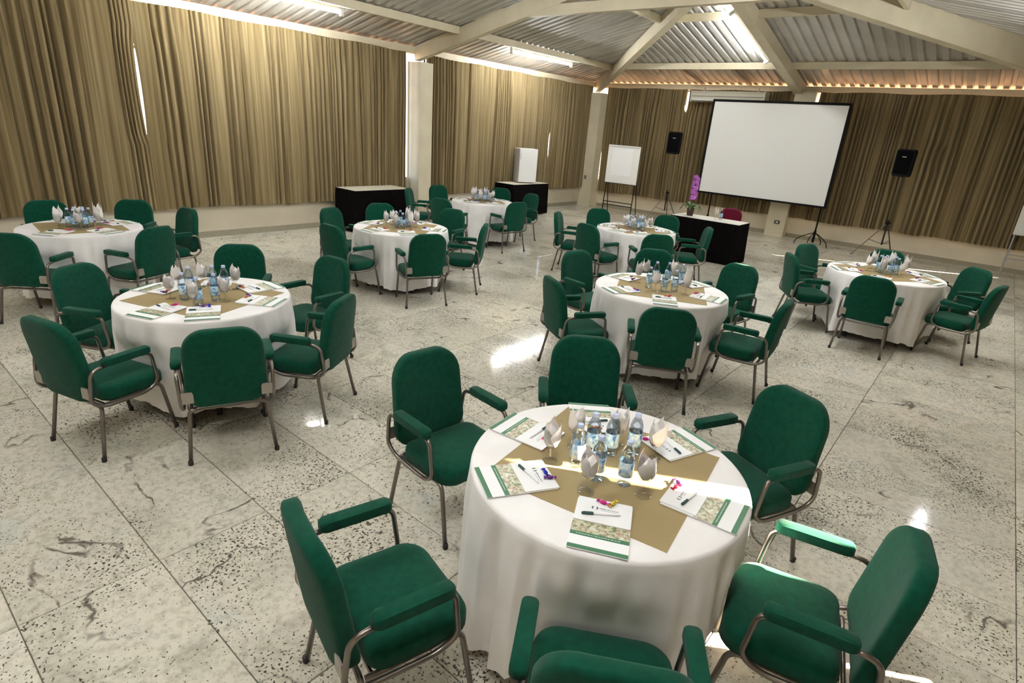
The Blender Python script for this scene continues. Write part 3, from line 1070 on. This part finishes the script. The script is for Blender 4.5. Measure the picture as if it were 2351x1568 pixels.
def pen_parts(t):
    R = .0045
    g = G(); g.tube([(-.07, 0, R), (-.066, 0, R), (.02, 0, R), (.07, 0, R), (.076, 0, R)], [.001, R * .9, R, R * .9, .0015], 8); obj('barrel', g, M_paper, t, 60)
    g = G(); g.tube([(-.074, 0, R), (-.072, 0, R), (-.028, 0, R)], [.003, R * 1.25, R * 1.25], 8); g.box((-.05, 0, R * 2.4), (.036, .003, .0018)); obj('pen_cap', g, M_ink, t, 60)
def sweet_mesh(name, m):
    g = G()
    prof = [(.011, -.026), (.009, -.022), (.002, -.014), (.0065, -.011), (.0082, -.004), (.0082, .004), (.0065, .011), (.002, .014), (.009, .022), (.011, .026)]
    g.lathe(prof, 8)
    g.v = [(z, y * (1.0 if abs(z) < .013 else 1.0), x * (1 if abs(z) < .013 else .45) + .0083) for x, y, z in g.v]
    return g.mesh(name, m, 50)
SWEET = {k: sweet_mesh('wrapped_sweet', m) for k, m in CANDY.items()}
def bottle_parts(t):
    g = G()
    g.lathe([(.0, .006), (.018, .002), (.027, .0), (.031, .008), (.0315, .03), (.030, .036), (.0315, .042), (.0315, .118), (.030, .123), (.0315, .129), (.030, .145), (.024, .165), (.0145, .183), (.0125, .188), (.0125, .196)], 16)
    obj('bottle_body', g, M_pet, t, 60)
    g = G(); g.lathe([(.0318, .046), (.0322, .0465), (.0322, .1145), (.0318, .115)], 16)
    g.f = g.f[:-2]; g.m = g.m[:-2]
    obj('bottle_label', g, M_label, t, 60)
    g = G(); g.lathe([(.0138, .187), (.0142, .188), (.0142, .203), (.0128, .205), (.0, .205)], 14); obj('cap', g, M_cap, t, 40)
def glass_parts(t):
    g = G()
    g.lathe([(.004, .011), (.0045, .06), (.007, .066), (.024, .078), (.035, .100), (.038, .125), (.035, .165)], 18)
    g.f = g.f[:-2]; g.m = g.m[:-2]
    obj('goblet', g, M_glass, t, 60)
    g = G(); g.lathe([(.033, .0010), (.034, .0022), (.012, .0055), (.0045, .0112)], 18)
    g.f = g.f[:-2]; g.m = g.m[:-2]
    obj('foot', g, M_glass, t, 60)
def napkin_geo(seed, tall=1.0):
    r = random.Random(seed)
    g = G(); n = 24; rings = []
    ph = r.uniform(0, 6.28); side = r.choice((-1, 1)); slant = r.uniform(.5, 1)
    for t_, rad, z in ((0, .004, .074), (.15, .018, .083), (.3, .0275, .101), (.45, .031, .120), (.6, .033, .145), (.75, .030, .168), (.87, .022, .187), (.95, .012, .202), (1, .002, .214)):
        ring = []
        u = max(0, (t_ - .5) / .5)
        flat = 1 - .55 * u
        for i in range(n):
            a = 2 * PI * i / n
            k = 1 + .05 * t_ * math.sin(3 * a + ph) + .10 * u * math.cos(2 * a + ph)
            if 0 < (a + ph) % (2 * PI) < .5: k -= .16 * min(1, t_ * 2)
            x, y = rad * k * math.cos(a), rad * k * flat * math.sin(a)
            ring.append((x + side * slant * .022 * u ** 1.5, y, .074 + (z - .074) * (1 + (tall - 1) * u) + side * slant * .35 * u * x))
        rings.append(ring)
    rings = [[(x * .86, y * .86, .074 + (z - .074) * .82) for x, y, z in ring] for ring in rings]
    g.rings(rings)
    for q in range(3):
        a0 = ph + q * 2.1 + r.uniform(-.3, .3)
        H = tall * r.uniform(.10, .145); tipx = r.uniform(-.5, .5)
        lo, hi = [], []
        n = 8
        for j in range(n + 1):
            t_ = j / n
            wd = (.35 + 1.5 * t_ if t_ < .45 else 1.03 * (1 - ((t_ - .45) / .55) ** 1.6)) * 1.25
            rr = .030 * min(1, .55 + t_ * 1.6) + .004 * q - .014 * max(0, t_ - .55)
            for i_ in (-1, -.5, 0, .5, 1):
                a = a0 + wd * i_ + tipx * t_ * t_
                z = .082 + H * t_ + .012 * t_ * i_
                lo.append((rr * math.cos(a), rr * math.sin(a), z)); hi.append(((rr + .0022) * math.cos(a), (rr + .0022) * math.sin(a), z))
        m_ = len(lo); f = []
        for j in range(n):
            for k in range(4):
                p0 = j * 5 + k
                f.append((p0, p0 + 5, p0 + 6, p0 + 1)); f.append((m_ + p0, m_ + p0 + 1, m_ + p0 + 6, m_ + p0 + 5))
            f.append((j * 5, m_ + j * 5, m_ + j * 5 + 5, j * 5 + 5)); f.append((j * 5 + 4, j * 5 + 9, m_ + j * 5 + 9, m_ + j * 5 + 4))
        g.add(lo + hi, f)
    return g.mesh('folded_napkin', M_napkin, 40)
NAPK = [napkin_geo(s, tl) for s, tl in ((1, 1.0), (2, .85), (3, 1.1), (4, .92))]

P = {}
def place(kind, builder, name, cat, loc, rz, label, group):
    if kind not in P:
        P[kind] = thing(name, label, cat, loc, rz, group)
        builder(P[kind])
        return P[kind]
    return dup(P[kind], loc, rz, label, group)

FOLD_ANG = {'A': [132, 184, -120, -62, 4, 71]}
PX_BOT = {'A': [(1322, 1068), (1357, 1040), (1400, 1042), (1452, 1040), (1368, 1098), (1432, 1110)],
          'B': [(424, 688), (438, 672), (456, 700), (497, 690), (492, 668), (518, 668)],
          'F': [(1488, 660), (1503, 646), (1523, 668), (1531, 648), (1547, 668), (1562, 652)]}
PX_GLA = {'A': [(1262, 1058), (1318, 1026), (1416, 1024), (1500, 1055), (1345, 1130), (1475, 1138)],
          'B': [(392, 686), (410, 664), (447, 706), (517, 692), (543, 664), (468, 658)],
          'F': [(1463, 648), (1480, 640), (1503, 668), (1545, 640), (1579, 658), (1573, 676)]}
PLACE_NM = lambda where: where.split(',')[0].replace('at the ', '').replace('seen from behind ', '').replace('', '').replace(' behind the bottles', '').strip()
ORD = ['leftmost', 'second from the left', 'third from the left', 'third from the right', 'second from the right', 'rightmost']
cols = ['magenta', 'blue', 'red', 'yellow', 'purple', 'orange']
A_SW = [('orange', 'yellow'), ('yellow', 'red'), ('blue', 'purple'), ('magenta', 'yellow'), ('red', 'purple'), ('purple', 'magenta')]
for k, T in TABLES.items():
    cx_, cy_ = T['c']; R = T['r']
    r = random.Random(100 + ord(k))
    for i, (ang, where) in enumerate(seat_ang[k]):
        a = math.radians(FOLD_ANG[k][i]) if k in FOLD_ANG else ang + r.uniform(-.12, .12)
        dv = Vector((math.cos(a), math.sin(a), 0))
        sd = Vector((-dv.y, dv.x, 0))
        rz = math.atan2(-dv.y, -dv.x) - PI / 2
        pn = PLACE_NM(where)
        rc = R - .165
        at = lambda along, side, z: Vector((cx_, cy_, z)) + dv * along + sd * side
        fr = rz + r.uniform(-.05, .05)
        place('folder', folder_parts, 'conference_folder', 'folder', at(rc, 0, SURF + .0004), fr,
              'white green-banded folder, %s of %s' % (pn, T['nm']), 'conference folders laid at the places')
        place('notepad', notepad_parts, 'notepad', 'notepad', at(rc - .082, .004, SURF + .0047), fr,
              'white notepad, %s of %s' % (pn, T['nm']), 'notepads on the folders')
        place('pen', pen_parts, 'pen', 'pen', at(rc - .060, -.01 + r.uniform(-.01, .01), SURF + .0090), rz + r.uniform(-.25, .25) + (PI if r.random() < .0 else 0),
              'dark-capped white pen, %s of %s' % (pn, T['nm']), 'pens on the notepads')
        pair = A_SW[i] if k == 'A' else r.sample(cols, 2)
        sh = r.uniform(-.02, .05)
        for q, cn in enumerate(pair):
            loc = at(rc - .132 - .004 * q, sh + .038 * q, SURF + .0090)
            o = obj('wrapped_sweet', SWEET[cn], None, None, 0, loc, rz + r.uniform(-.5, .5) + q * 1.2)
            tag(o, '%s foil sweet, %s of %s' % (cn, pn, T['nm']), 'sweet', 'wrapped sweets at the places')
    if k in PX_BOT:
        bp = [at_px(x, y, SURF) for x, y in PX_BOT[k]]
        gp = [at_px(x, y, SURF) for x, y in PX_GLA[k]]
    else:
        a0 = r.uniform(0, 1)
        bp = [Vector((cx_ + rd * math.cos(a0 + PI / 3 * i), cy_ + rd * math.sin(a0 + PI / 3 * i), SURF)) for i in range(6) for rd in (r.uniform(.075, .115),)]
        gp = [Vector((cx_ + rd * math.cos(a0 + .5 + PI / 3 * i), cy_ + rd * math.sin(a0 + .5 + PI / 3 * i), SURF)) for i in range(6) for rd in (r.uniform(.19, .22),)]
    # keep them apart
    allp = bp + gp
    rad = [.034] * 6 + [.036] * 6
    for _ in range(60):
        for i in range(12):
            for j in range(i):
                d = allp[i] - allp[j]; m_ = rad[i] + rad[j] + .004
                if d.length < m_:
                    d = d.normalized() if d.length > 1e-6 else Vector((1, 0, 0))
                    sft = d * ((m_ - (allp[i] - allp[j]).length) / 2)
                    allp[i] = allp[i] + sft; allp[j] = allp[j] - sft
    bp, gp = allp[:6], allp[6:]
    key = lambda p: (p - Vector((0, 0, CAM_H))).dot(r2) / (p - Vector((0, 0, CAM_H))).dot(fw)
    for i, p in enumerate(sorted(bp, key=key)):
        place('bottle', bottle_parts, 'water_bottle', 'bottle', p, r.uniform(0, 6),
              'water bottle, %s of six on %s' % (ORD[i], T['nm']), 'water bottles on the round tables')
    for i, p in enumerate(sorted(gp, key=key)):
        place('goblet', glass_parts, 'stemmed_glass', 'glass', p, r.uniform(0, 6),
              'stemmed glass, %s of six on %s' % (ORD[i], T['nm']), 'stemmed glasses on the round tables')
        o = obj('folded_napkin', NAPK[r.randrange(4)], None, None, 0, p, r.uniform(0, 6))
        tag(o, 'white napkin, %s of six on %s' % (ORD[i], T['nm']), 'napkin', 'folded napkins in the glasses')

# ------------------------------------------------------------------ skirted tables
def skirted(name, label, cx_, cy_, wx, wy, h, topmat, seed, sides='+x-y+y'):
    t = thing(name, label, 'table', (cx_, cy_, 0), 0)
    g = G(); g.box((0, 0, h - .012), (wx, wy, .024)); obj('table_board', g, M_wood, t, 0)
    g = G(); g.rings([[(x * s_, y * s_, z) for x, y in rrect(wx / 2 + .006, wy / 2 + .006, .02, 3)] for s_, z in ((1, h - .02), (1, h + .001), (.995, h + .004))], cap0=False); obj('top_cloth', g, topmat, t, 30)
    for sx in (-1, 1):
        for sy in (-1, 1):
            g = G(); g.tube([(sx * (wx / 2 - .06), sy * (wy / 2 - .06), 0), (sx * (wx / 2 - .06), sy * (wy / 2 - .06), h - .024)], .016, 8); obj('leg', g, M_darkmetal, t, 60)
    r = random.Random(seed)
    per = []
    hx, hy = wx / 2 + .012, wy / 2 + .012
    corners = [(-hx, -hy), (hx, -hy), (hx, hy), (-hx, hy)]
    for i in range(4):
        a, b_ = corners[i], corners[(i + 1) % 4]
        L = math.hypot(b_[0] - a[0], b_[1] - a[1])
        n = int(L / .018)
        nx, ny = (b_[1] - a[1]) / L, -(b_[0] - a[0]) / L
        for q in range(n):
            s_ = q / n
            per.append((a[0] + (b_[0] - a[0]) * s_, a[1] + (b_[1] - a[1]) * s_, nx, ny, s_ * L))
    rings = []
    for tt in (0, .06, .3, .65, 1):
        ring = []
        for x, y, nx, ny, s_ in per:
            w = (.5 + .5 * math.sin(s_ * 2 * PI / .072 + math.sin(s_ * 9 + seed))) * (.006 + .022 * tt) + .028 * tt
            ring.append((x + nx * w, y + ny * w, h - .002 - (h - .03) * tt))
        rings.append(ring)
    g = G(); g.rings(rings, cap0=False, cap1=False)
    g.f = [tuple(reversed(q)) for q in g.f]
    obj('pleated_skirt', g, M_black_cloth, t, 60)
    return t
M_topcloth = mottled(mat('cream_top_cloth', rough=.8), (.52, .48, .38), (.58, .54, .44), 8)
M_cream_cloth = mottled(mat('pale_top_cloth', rough=.8), (.72, .69, .62), (.78, .75, .68), 8)
skirted('skirted_table', 'bare cream-topped table with black pleated skirt by the left curtain', -9.72, 7.36, .60, 1.34, .80, M_topcloth, 1)
skirted('skirted_table', 'black-skirted table carrying the small white fridge', -9.72, 12.12, .60, 1.42, .80, M_topcloth, 2)
skirted('presenter_desk', 'presenter desk with pale top and black pleated skirt under the orchid', -4.20, 11.10, 1.32, .56, .765, M_cream_cloth, 3)

# small fridge, front turned towards the camera
t = thing('mini_fridge', 'small white fridge standing on a black-skirted table', 'fridge', (-9.74, 12.20, .806), math.radians(-33))
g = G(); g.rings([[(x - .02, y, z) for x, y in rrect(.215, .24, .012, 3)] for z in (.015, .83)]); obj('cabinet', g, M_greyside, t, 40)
g = G(); g.rings([[(x, y, z) for x, y in rrect(.222, .246, .015, 3)] for z in (.831, .85)]); obj('top_panel', g, M_white, t, 40)
g = G(); g.rings([[(x + .222, y, z) for x, y in rrect(.022, .24, .012, 3)] for z in (.03, .828)]); d_ = obj('door', g, M_white, t, 40)
g = G(); g.box((.248, -.205, .66), (.010, .018, .16)); obj('door_handle', g, M_greyside, d_, 0)
for sx in (-1, 1):
    for sy in (-1, 1):
        g = G(); g.lathe([(.014, 0), (.014, .016)], 8, 0, (sx * .16 - .02, sy * .18, 0)); obj('foot', g, M_black, t, 40)

# ------------------------------------------------------------------ projection screen on two stands
SX0, SX1, SZ0, SZ1, SY = -6.27, -3.10, .88, 3.17, 15.30
t = thing('projection_screen', 'large white projection screen in a black frame on two stands', 'screen', ((SX0 + SX1) / 2, SY, 0))
cxs = (SX0 + SX1) / 2
g = G(); g.box((0, 0, (SZ0 + SZ1) / 2), (SX1 - SX0 - .06, .006, SZ1 - SZ0 - .05)); obj('screen_fabric', g, M_screen, t, 0)
W, Hh = SX1 - SX0, SZ1 - SZ0
for nm, c, d in (('frame_bar', (0, 0, SZ1 - .02), (W, .035, .055)), ('frame_bar', (0, 0, SZ0 + .02), (W, .035, .045)),
                 ('frame_bar', (-W / 2 + .02, 0, (SZ0 + SZ1) / 2), (.05, .036, Hh)), ('frame_bar', (W / 2 - .02, 0, (SZ0 + SZ1) / 2), (.05, .036, Hh))):
    g = G(); g.box(c, d); obj(nm, g, M_black, t, 0)
for sx in (-5.88 - cxs, -3.20 - cxs):
    g = G(); g.tube([(sx, .04, .10), (sx, .04, 2.2)], .018, 8); obj('stand_pole', g, M_black, t, 60)
    g = G(); g.tube([(sx, .04, .06), (sx, .04, .34)], .028, 8); obj('stand_hub', g, M_black, t, 60)
    for a in (-150, -30, 60, 120):
        an = math.radians(a)
        ex, ey = math.cos(an), math.sin(an)
        if a > 0: ex, ey = ex * .7, ey * .45
        g = G(); g.tube(smooth_path([(sx, .04, .30), (sx + .26 * ex, .04 + .26 * ey, .20), (sx + .40 * ex, .04 + .40 * ey, .10), (sx + .42 * ex, .04 + .42 * ey, .008)], .12, 4), .010, 6); obj('stand_leg', g, M_black, t, 180)

# ------------------------------------------------------------------ speakers on tripod stands
def speaker_set(x, y, zc, nm, spin, rz):
    t = thing('speaker_stand', 'thin tripod stand under the %s loudspeaker' % nm, 'stand', (x, y, 0), rz, 'speaker stands by the back wall')
    g = G(); g.tube([(0, 0, .30), (0, 0, .85)], .0175, 8); obj('lower_pole', g, M_darkmetal, t, 60)
    g = G(); g.tube([(0, 0, .85), (0, 0, zc - .28)], .014, 8); obj('upper_pole', g, M_steel, t, 60)
    g = G(); g.lathe([(.028, .74), (.032, .75), (.032, .80), (.026, .81)], 10); g.box((.045, 0, .78), (.05, .016, .022)); obj('collar', g, M_black, t, 40)
    for k in range(3):
        an = spin + k * 2 * PI / 3
        c_, s_ = math.cos(an), math.sin(an)
        g = G(); g.tube([(.03 * c_, .03 * s_, .74), (.52 * c_, .52 * s_, .012)], .011, 6); lg = obj('leg', g, M_darkmetal if k else M_steel, t, 60)
        g = G(); g.tube([(.515 * c_, .515 * s_, .022), (.535 * c_, .535 * s_, .012)], .012, 6); obj('rubber_foot', g, M_rubber, lg, 60)
        g = G(); g.tube([(.018 * c_, .018 * s_, .32), (.27 * c_, .27 * s_, .385)], .006, 6); obj('brace', g, M_darkmetal, t, 60)
    s = thing('loudspeaker', 'black loudspeaker on a tall tripod stand, %s' % nm, 'speaker', (x, y, zc - .28), rz, 'black loudspeakers by the back wall')
    g = G()
    prof = [(-.155, .62), (-.06, .85), (.06, 1.0), (.13, 1.0), (.15, .97)]
    rings = []
    for yy, k in prof:
        rings.append([(u * k, -yy, .28 + v) for u, v in rrect(.17, .275, .055, 5, -.06)])
    g.rings(rings); obj('cabinet', g, M_black, s, 40)
    g = G()
    g.rings([[(u, -yy, .29 + v) for u, v in rrect(.145 - i_, .235 - i_, .04, 5, -.06)] for yy, i_ in ((.148, 0), (.160, .004), (.164, .02))]); obj('front_grille', g, M_grille, s, 50)
    g = G(); g.box((0, -.166, .40), (.075, .003, .014)); obj('name_badge', g, M_greyside, s, 0)
    g = G(); g.lathe([(.02, -.004), (.02, .02)], 10, 0, (0, 0, 0)); obj('pole_socket', g, M_black, s, 40)
speaker_set(-6.98, 15.0, 2.06, 'left of the screen', math.radians(214), math.radians(10))
speaker_set(-1.75, 15.0, 2.03, 'right of the screen', math.radians(200), math.radians(-12))

# ------------------------------------------------------------------ flip charts
def easel(x, y, w, rz, label, legmat, z0=.92, z1=1.90, paper=True):
    t = thing('flip_chart', label, 'flip chart', (x, y, 0), rz)
    g = G(); g.rings([[(u, yy, (z0 + z1) / 2 + v) for u, v in rrect(w / 2, (z1 - z0) / 2, .01, 2)] for yy in (.012, -.012)]); obj('board', g, M_board, t, 30)
    if paper:
        g = G(); g.box((-.015, -.016, (z0 + z1) / 2 + .07), (w * .66, .006, (z1 - z0) * .72)); obj('paper_pad', g, M_paper, t, 0)
        g = G(); g.box((0, -.018, z1 - .03), (w * .96, .016, .03)); obj('clamp_bar', g, M_greyside, t, 0)
    g = G(); g.box((0, -.03, z0 + .005), (w * .98, .05, .012)); obj('pen_tray', g, M_black if paper else M_alu, t, 0)
    for s in (-1, 1):
        g = G(); g.tube([(s * (w / 2 - .04), .015, z1 - .1), (s * (w / 2 - .04), .02, z0), (s * (w / 2 - .03), -.04, .012)], .014, 8); lg = obj('leg', g, legmat, t, 60)
        g = G(); g.tube([(s * (w / 2 - .04), .03, 1.3), (s * (w / 2 - .03), .34, .012)], .012, 8); obj('rear_leg', g, legmat, t, 60)
    for z in (.43, .35):
        g = G(); g.tube([(-w / 2 + .03, -.03, z), (w / 2 - .03, -.03, z)], .011, 8); obj('cross_bar', g, legmat, t, 60)
    return t
easel(-7.98, 14.15, .92, math.radians(4), 'white flip chart with paper pad on black legs in the far corner', M_black)
easel(.70, 15.60, .66, 0, 'whiteboard on pale legs cut off by the right edge', M_alu, .83, 1.75, False)

# ------------------------------------------------------------------ orchid, presenter's bottle, glass, chair
oc = (-4.60, 11.06)
t = thing('potted_orchid', 'potted orchid with a tall purple flower spike on the desk', 'plant', (*oc, .7695), .3)
g = G(); g.lathe([(.055, 0), (.058, .004), (.072, .13), (.076, .132), (.076, .145), (.070, .146), (.066, .13)], 16); pt = obj('pot', g, M_pot, t, 40)
g = G(); g.lathe([(.067, .128), (.03, .138), (.0, .140)], 16); obj('bark', g, M_soil, pt, 60)
r = random.Random(4)
for i in range(7):
    a = i * 2 * PI / 7 + r.uniform(-.3, .3)
    L = r.uniform(.20, .28); rise = r.uniform(.06, .15)
    v, f = [], []
    n = 7
    for j in range(n + 1):
        s_ = j / n
        rr = .02 + L * s_
        z = .135 + rise * math.sin(PI * min(1, s_ * 1.05) * .8) - .10 * s_ ** 3
        w = .032 * math.sin(PI * (s_ * .88 + .1)) ** .7
        for q, dz in ((-1, .006), (0, -.004), (1, .006)):
            v.append((rr * math.cos(a) - q * w * math.sin(a), rr * math.sin(a) + q * w * math.cos(a), z + dz))
        for q, dz in ((1, .009), (0, -.001), (-1, .009)):
            v.append((rr * math.cos(a) - q * w * math.sin(a), rr * math.sin(a) + q * w * math.cos(a), z + dz))
    for j in range(n):
        for q in range(6):
            A_, B_ = j * 6 + q, j * 6 + (q + 1) % 6
            f.append((A_, B_, B_ + 6, A_ + 6))
    f.append((5, 4, 3, 2, 1, 0)); f.append(tuple(range(n * 6, n * 6 + 6)))
    g = G(); g.add(v, f); obj('leaf', g, M_leaf, t, 60)
g = G(); st = [(.0, 0, .13), (.012, .0, .3), (.010, .005, .5), (.0, .01, .66), (-.03, .015, .73)]
g.tube(st, .0035, 6); stem = obj('flower_stem', g, M_leaf, t, 180)
fl = G()
for q in range(5):
    a = q * 2 * PI / 5 + PI / 2
    w = .027 if q % 5 in (1, 4) else .017
    c_, s_ = math.cos(a), math.sin(a)
    L = .052
    base = [(.004, 0), (L * .5, w), (L * .85, w * .8), (L, 0), (L * .85, -w * .8), (L * .5, -w)]
    top = [(x * c_ - y * s_, -.004 - .006 * math.sin(x / L * 3), x * s_ + y * c_) for x, y in base]
    bot = [(x * c_ - y * s_, .000 - .006 * math.sin(x / L * 3), x * s_ + y * c_) for x, y in base]
    fl.rings([bot, top])
fl.lathe([(.0, -.006), (.008, 0), (.006, .008), (0, .010)], 8, 1, (0, -.006, -.006))
fme = fl.mesh('flower', [M_petal, CANDY['purple']], 40)
for i in range(20):
    z = .31 + .415 * i / 19
    a = i * 2.4
    o = bpy.data.objects.new('flower', fme); COL.objects.link(o); o.parent = t
    o.location = (.012 + .045 * math.cos(a) - .03 * max(0, (z - .66)) * 8, .045 * math.sin(a), z)
    o.rotation_euler = (r.uniform(-.25, .25), r.uniform(-.6, .6), a + PI / 2)
dup(P['bottle'], (-4.02, 11.16, .7695), .5, 'clear water bottle with blue label on the presenter desk')['group'] = 'water bottles'
dup(P['goblet'], (-4.10, 11.10, .7695), .2, 'stemmed clear glass holding a napkin on the presenter desk')['group'] = 'stemmed glasses'
o = obj('folded_napkin', NAPK[2], None, None, 0, (-4.10, 11.10, .7695), 1.0)
tag(o, 'folded white napkin standing in the glass on the presenter desk', 'napkin')
t = thing('side_chair', 'burgundy padded chair behind the presenter desk', 'chair', (-4.14, 11.80, 0), PI)
chair_parts(t, M_burg, False)

# ------------------------------------------------------------------ air conditioner, sockets
t = thing('air_conditioner', 'long pale air conditioner mounted high on the back wall', 'air conditioner', (-6.03, YB - .37, 3.12))
g = G(); pr = [(-.16, .02), (-.185, .06), (-.185, .20), (-.14, .26), (.15, .26), (.15, .0), (-.10, .0)]
g.rings([[(sx, y, z) for y, z in pr] for sx in (-.95, .95)]); obj('housing', g, M_acbody, t, 30)
g = G(); g.beam((-.90, -.185, .05), (.90, -.185, .05), .02, .05); obj('air_louvre', g, M_greyside, t, 0)
g = G(); g.box((0, -.188, .13), (1.84, .006, .012)); obj('front_groove', g, M_socket, t, 0)
for sx in (-1, 1):
    g = G(); g.box((sx * .94, -.02, .13), (.03, .34, .27)); obj('end_cap', g, M_acbody, t, 0)
    g = G(); g.beam((sx * .7, .05, .26), (sx * .7, .05, .36), .03, .03, upv=(1, 0, 0)); obj('hanger', g, M_plate, t, 0)
t = thing('power_socket', 'dark grey wall socket low on the column behind the screen', 'socket', (-4.22, YB - .275, .36))
g = G(); g.box((0, 0, 0), (.13, .012, .09)); obj('cover_plate', g, M_socket, t, 0)
g = G(); g.box((0, -.008, 0), (.05, .006, .045)); obj('outlet', g, M_greyside, t, 0)
t = thing('light_switch', 'small dark switch on the far corner column', 'switch', (XL + .22, YB - .452, .86))
g = G(); g.box((0, 0, 0), (.07, .01, .1)); obj('cover_plate', g, M_socket, t, 0)
g = G(); g.box((0, -.007, 0), (.02, .006, .04)); obj('rocker', g, M_greyside, t, 0)
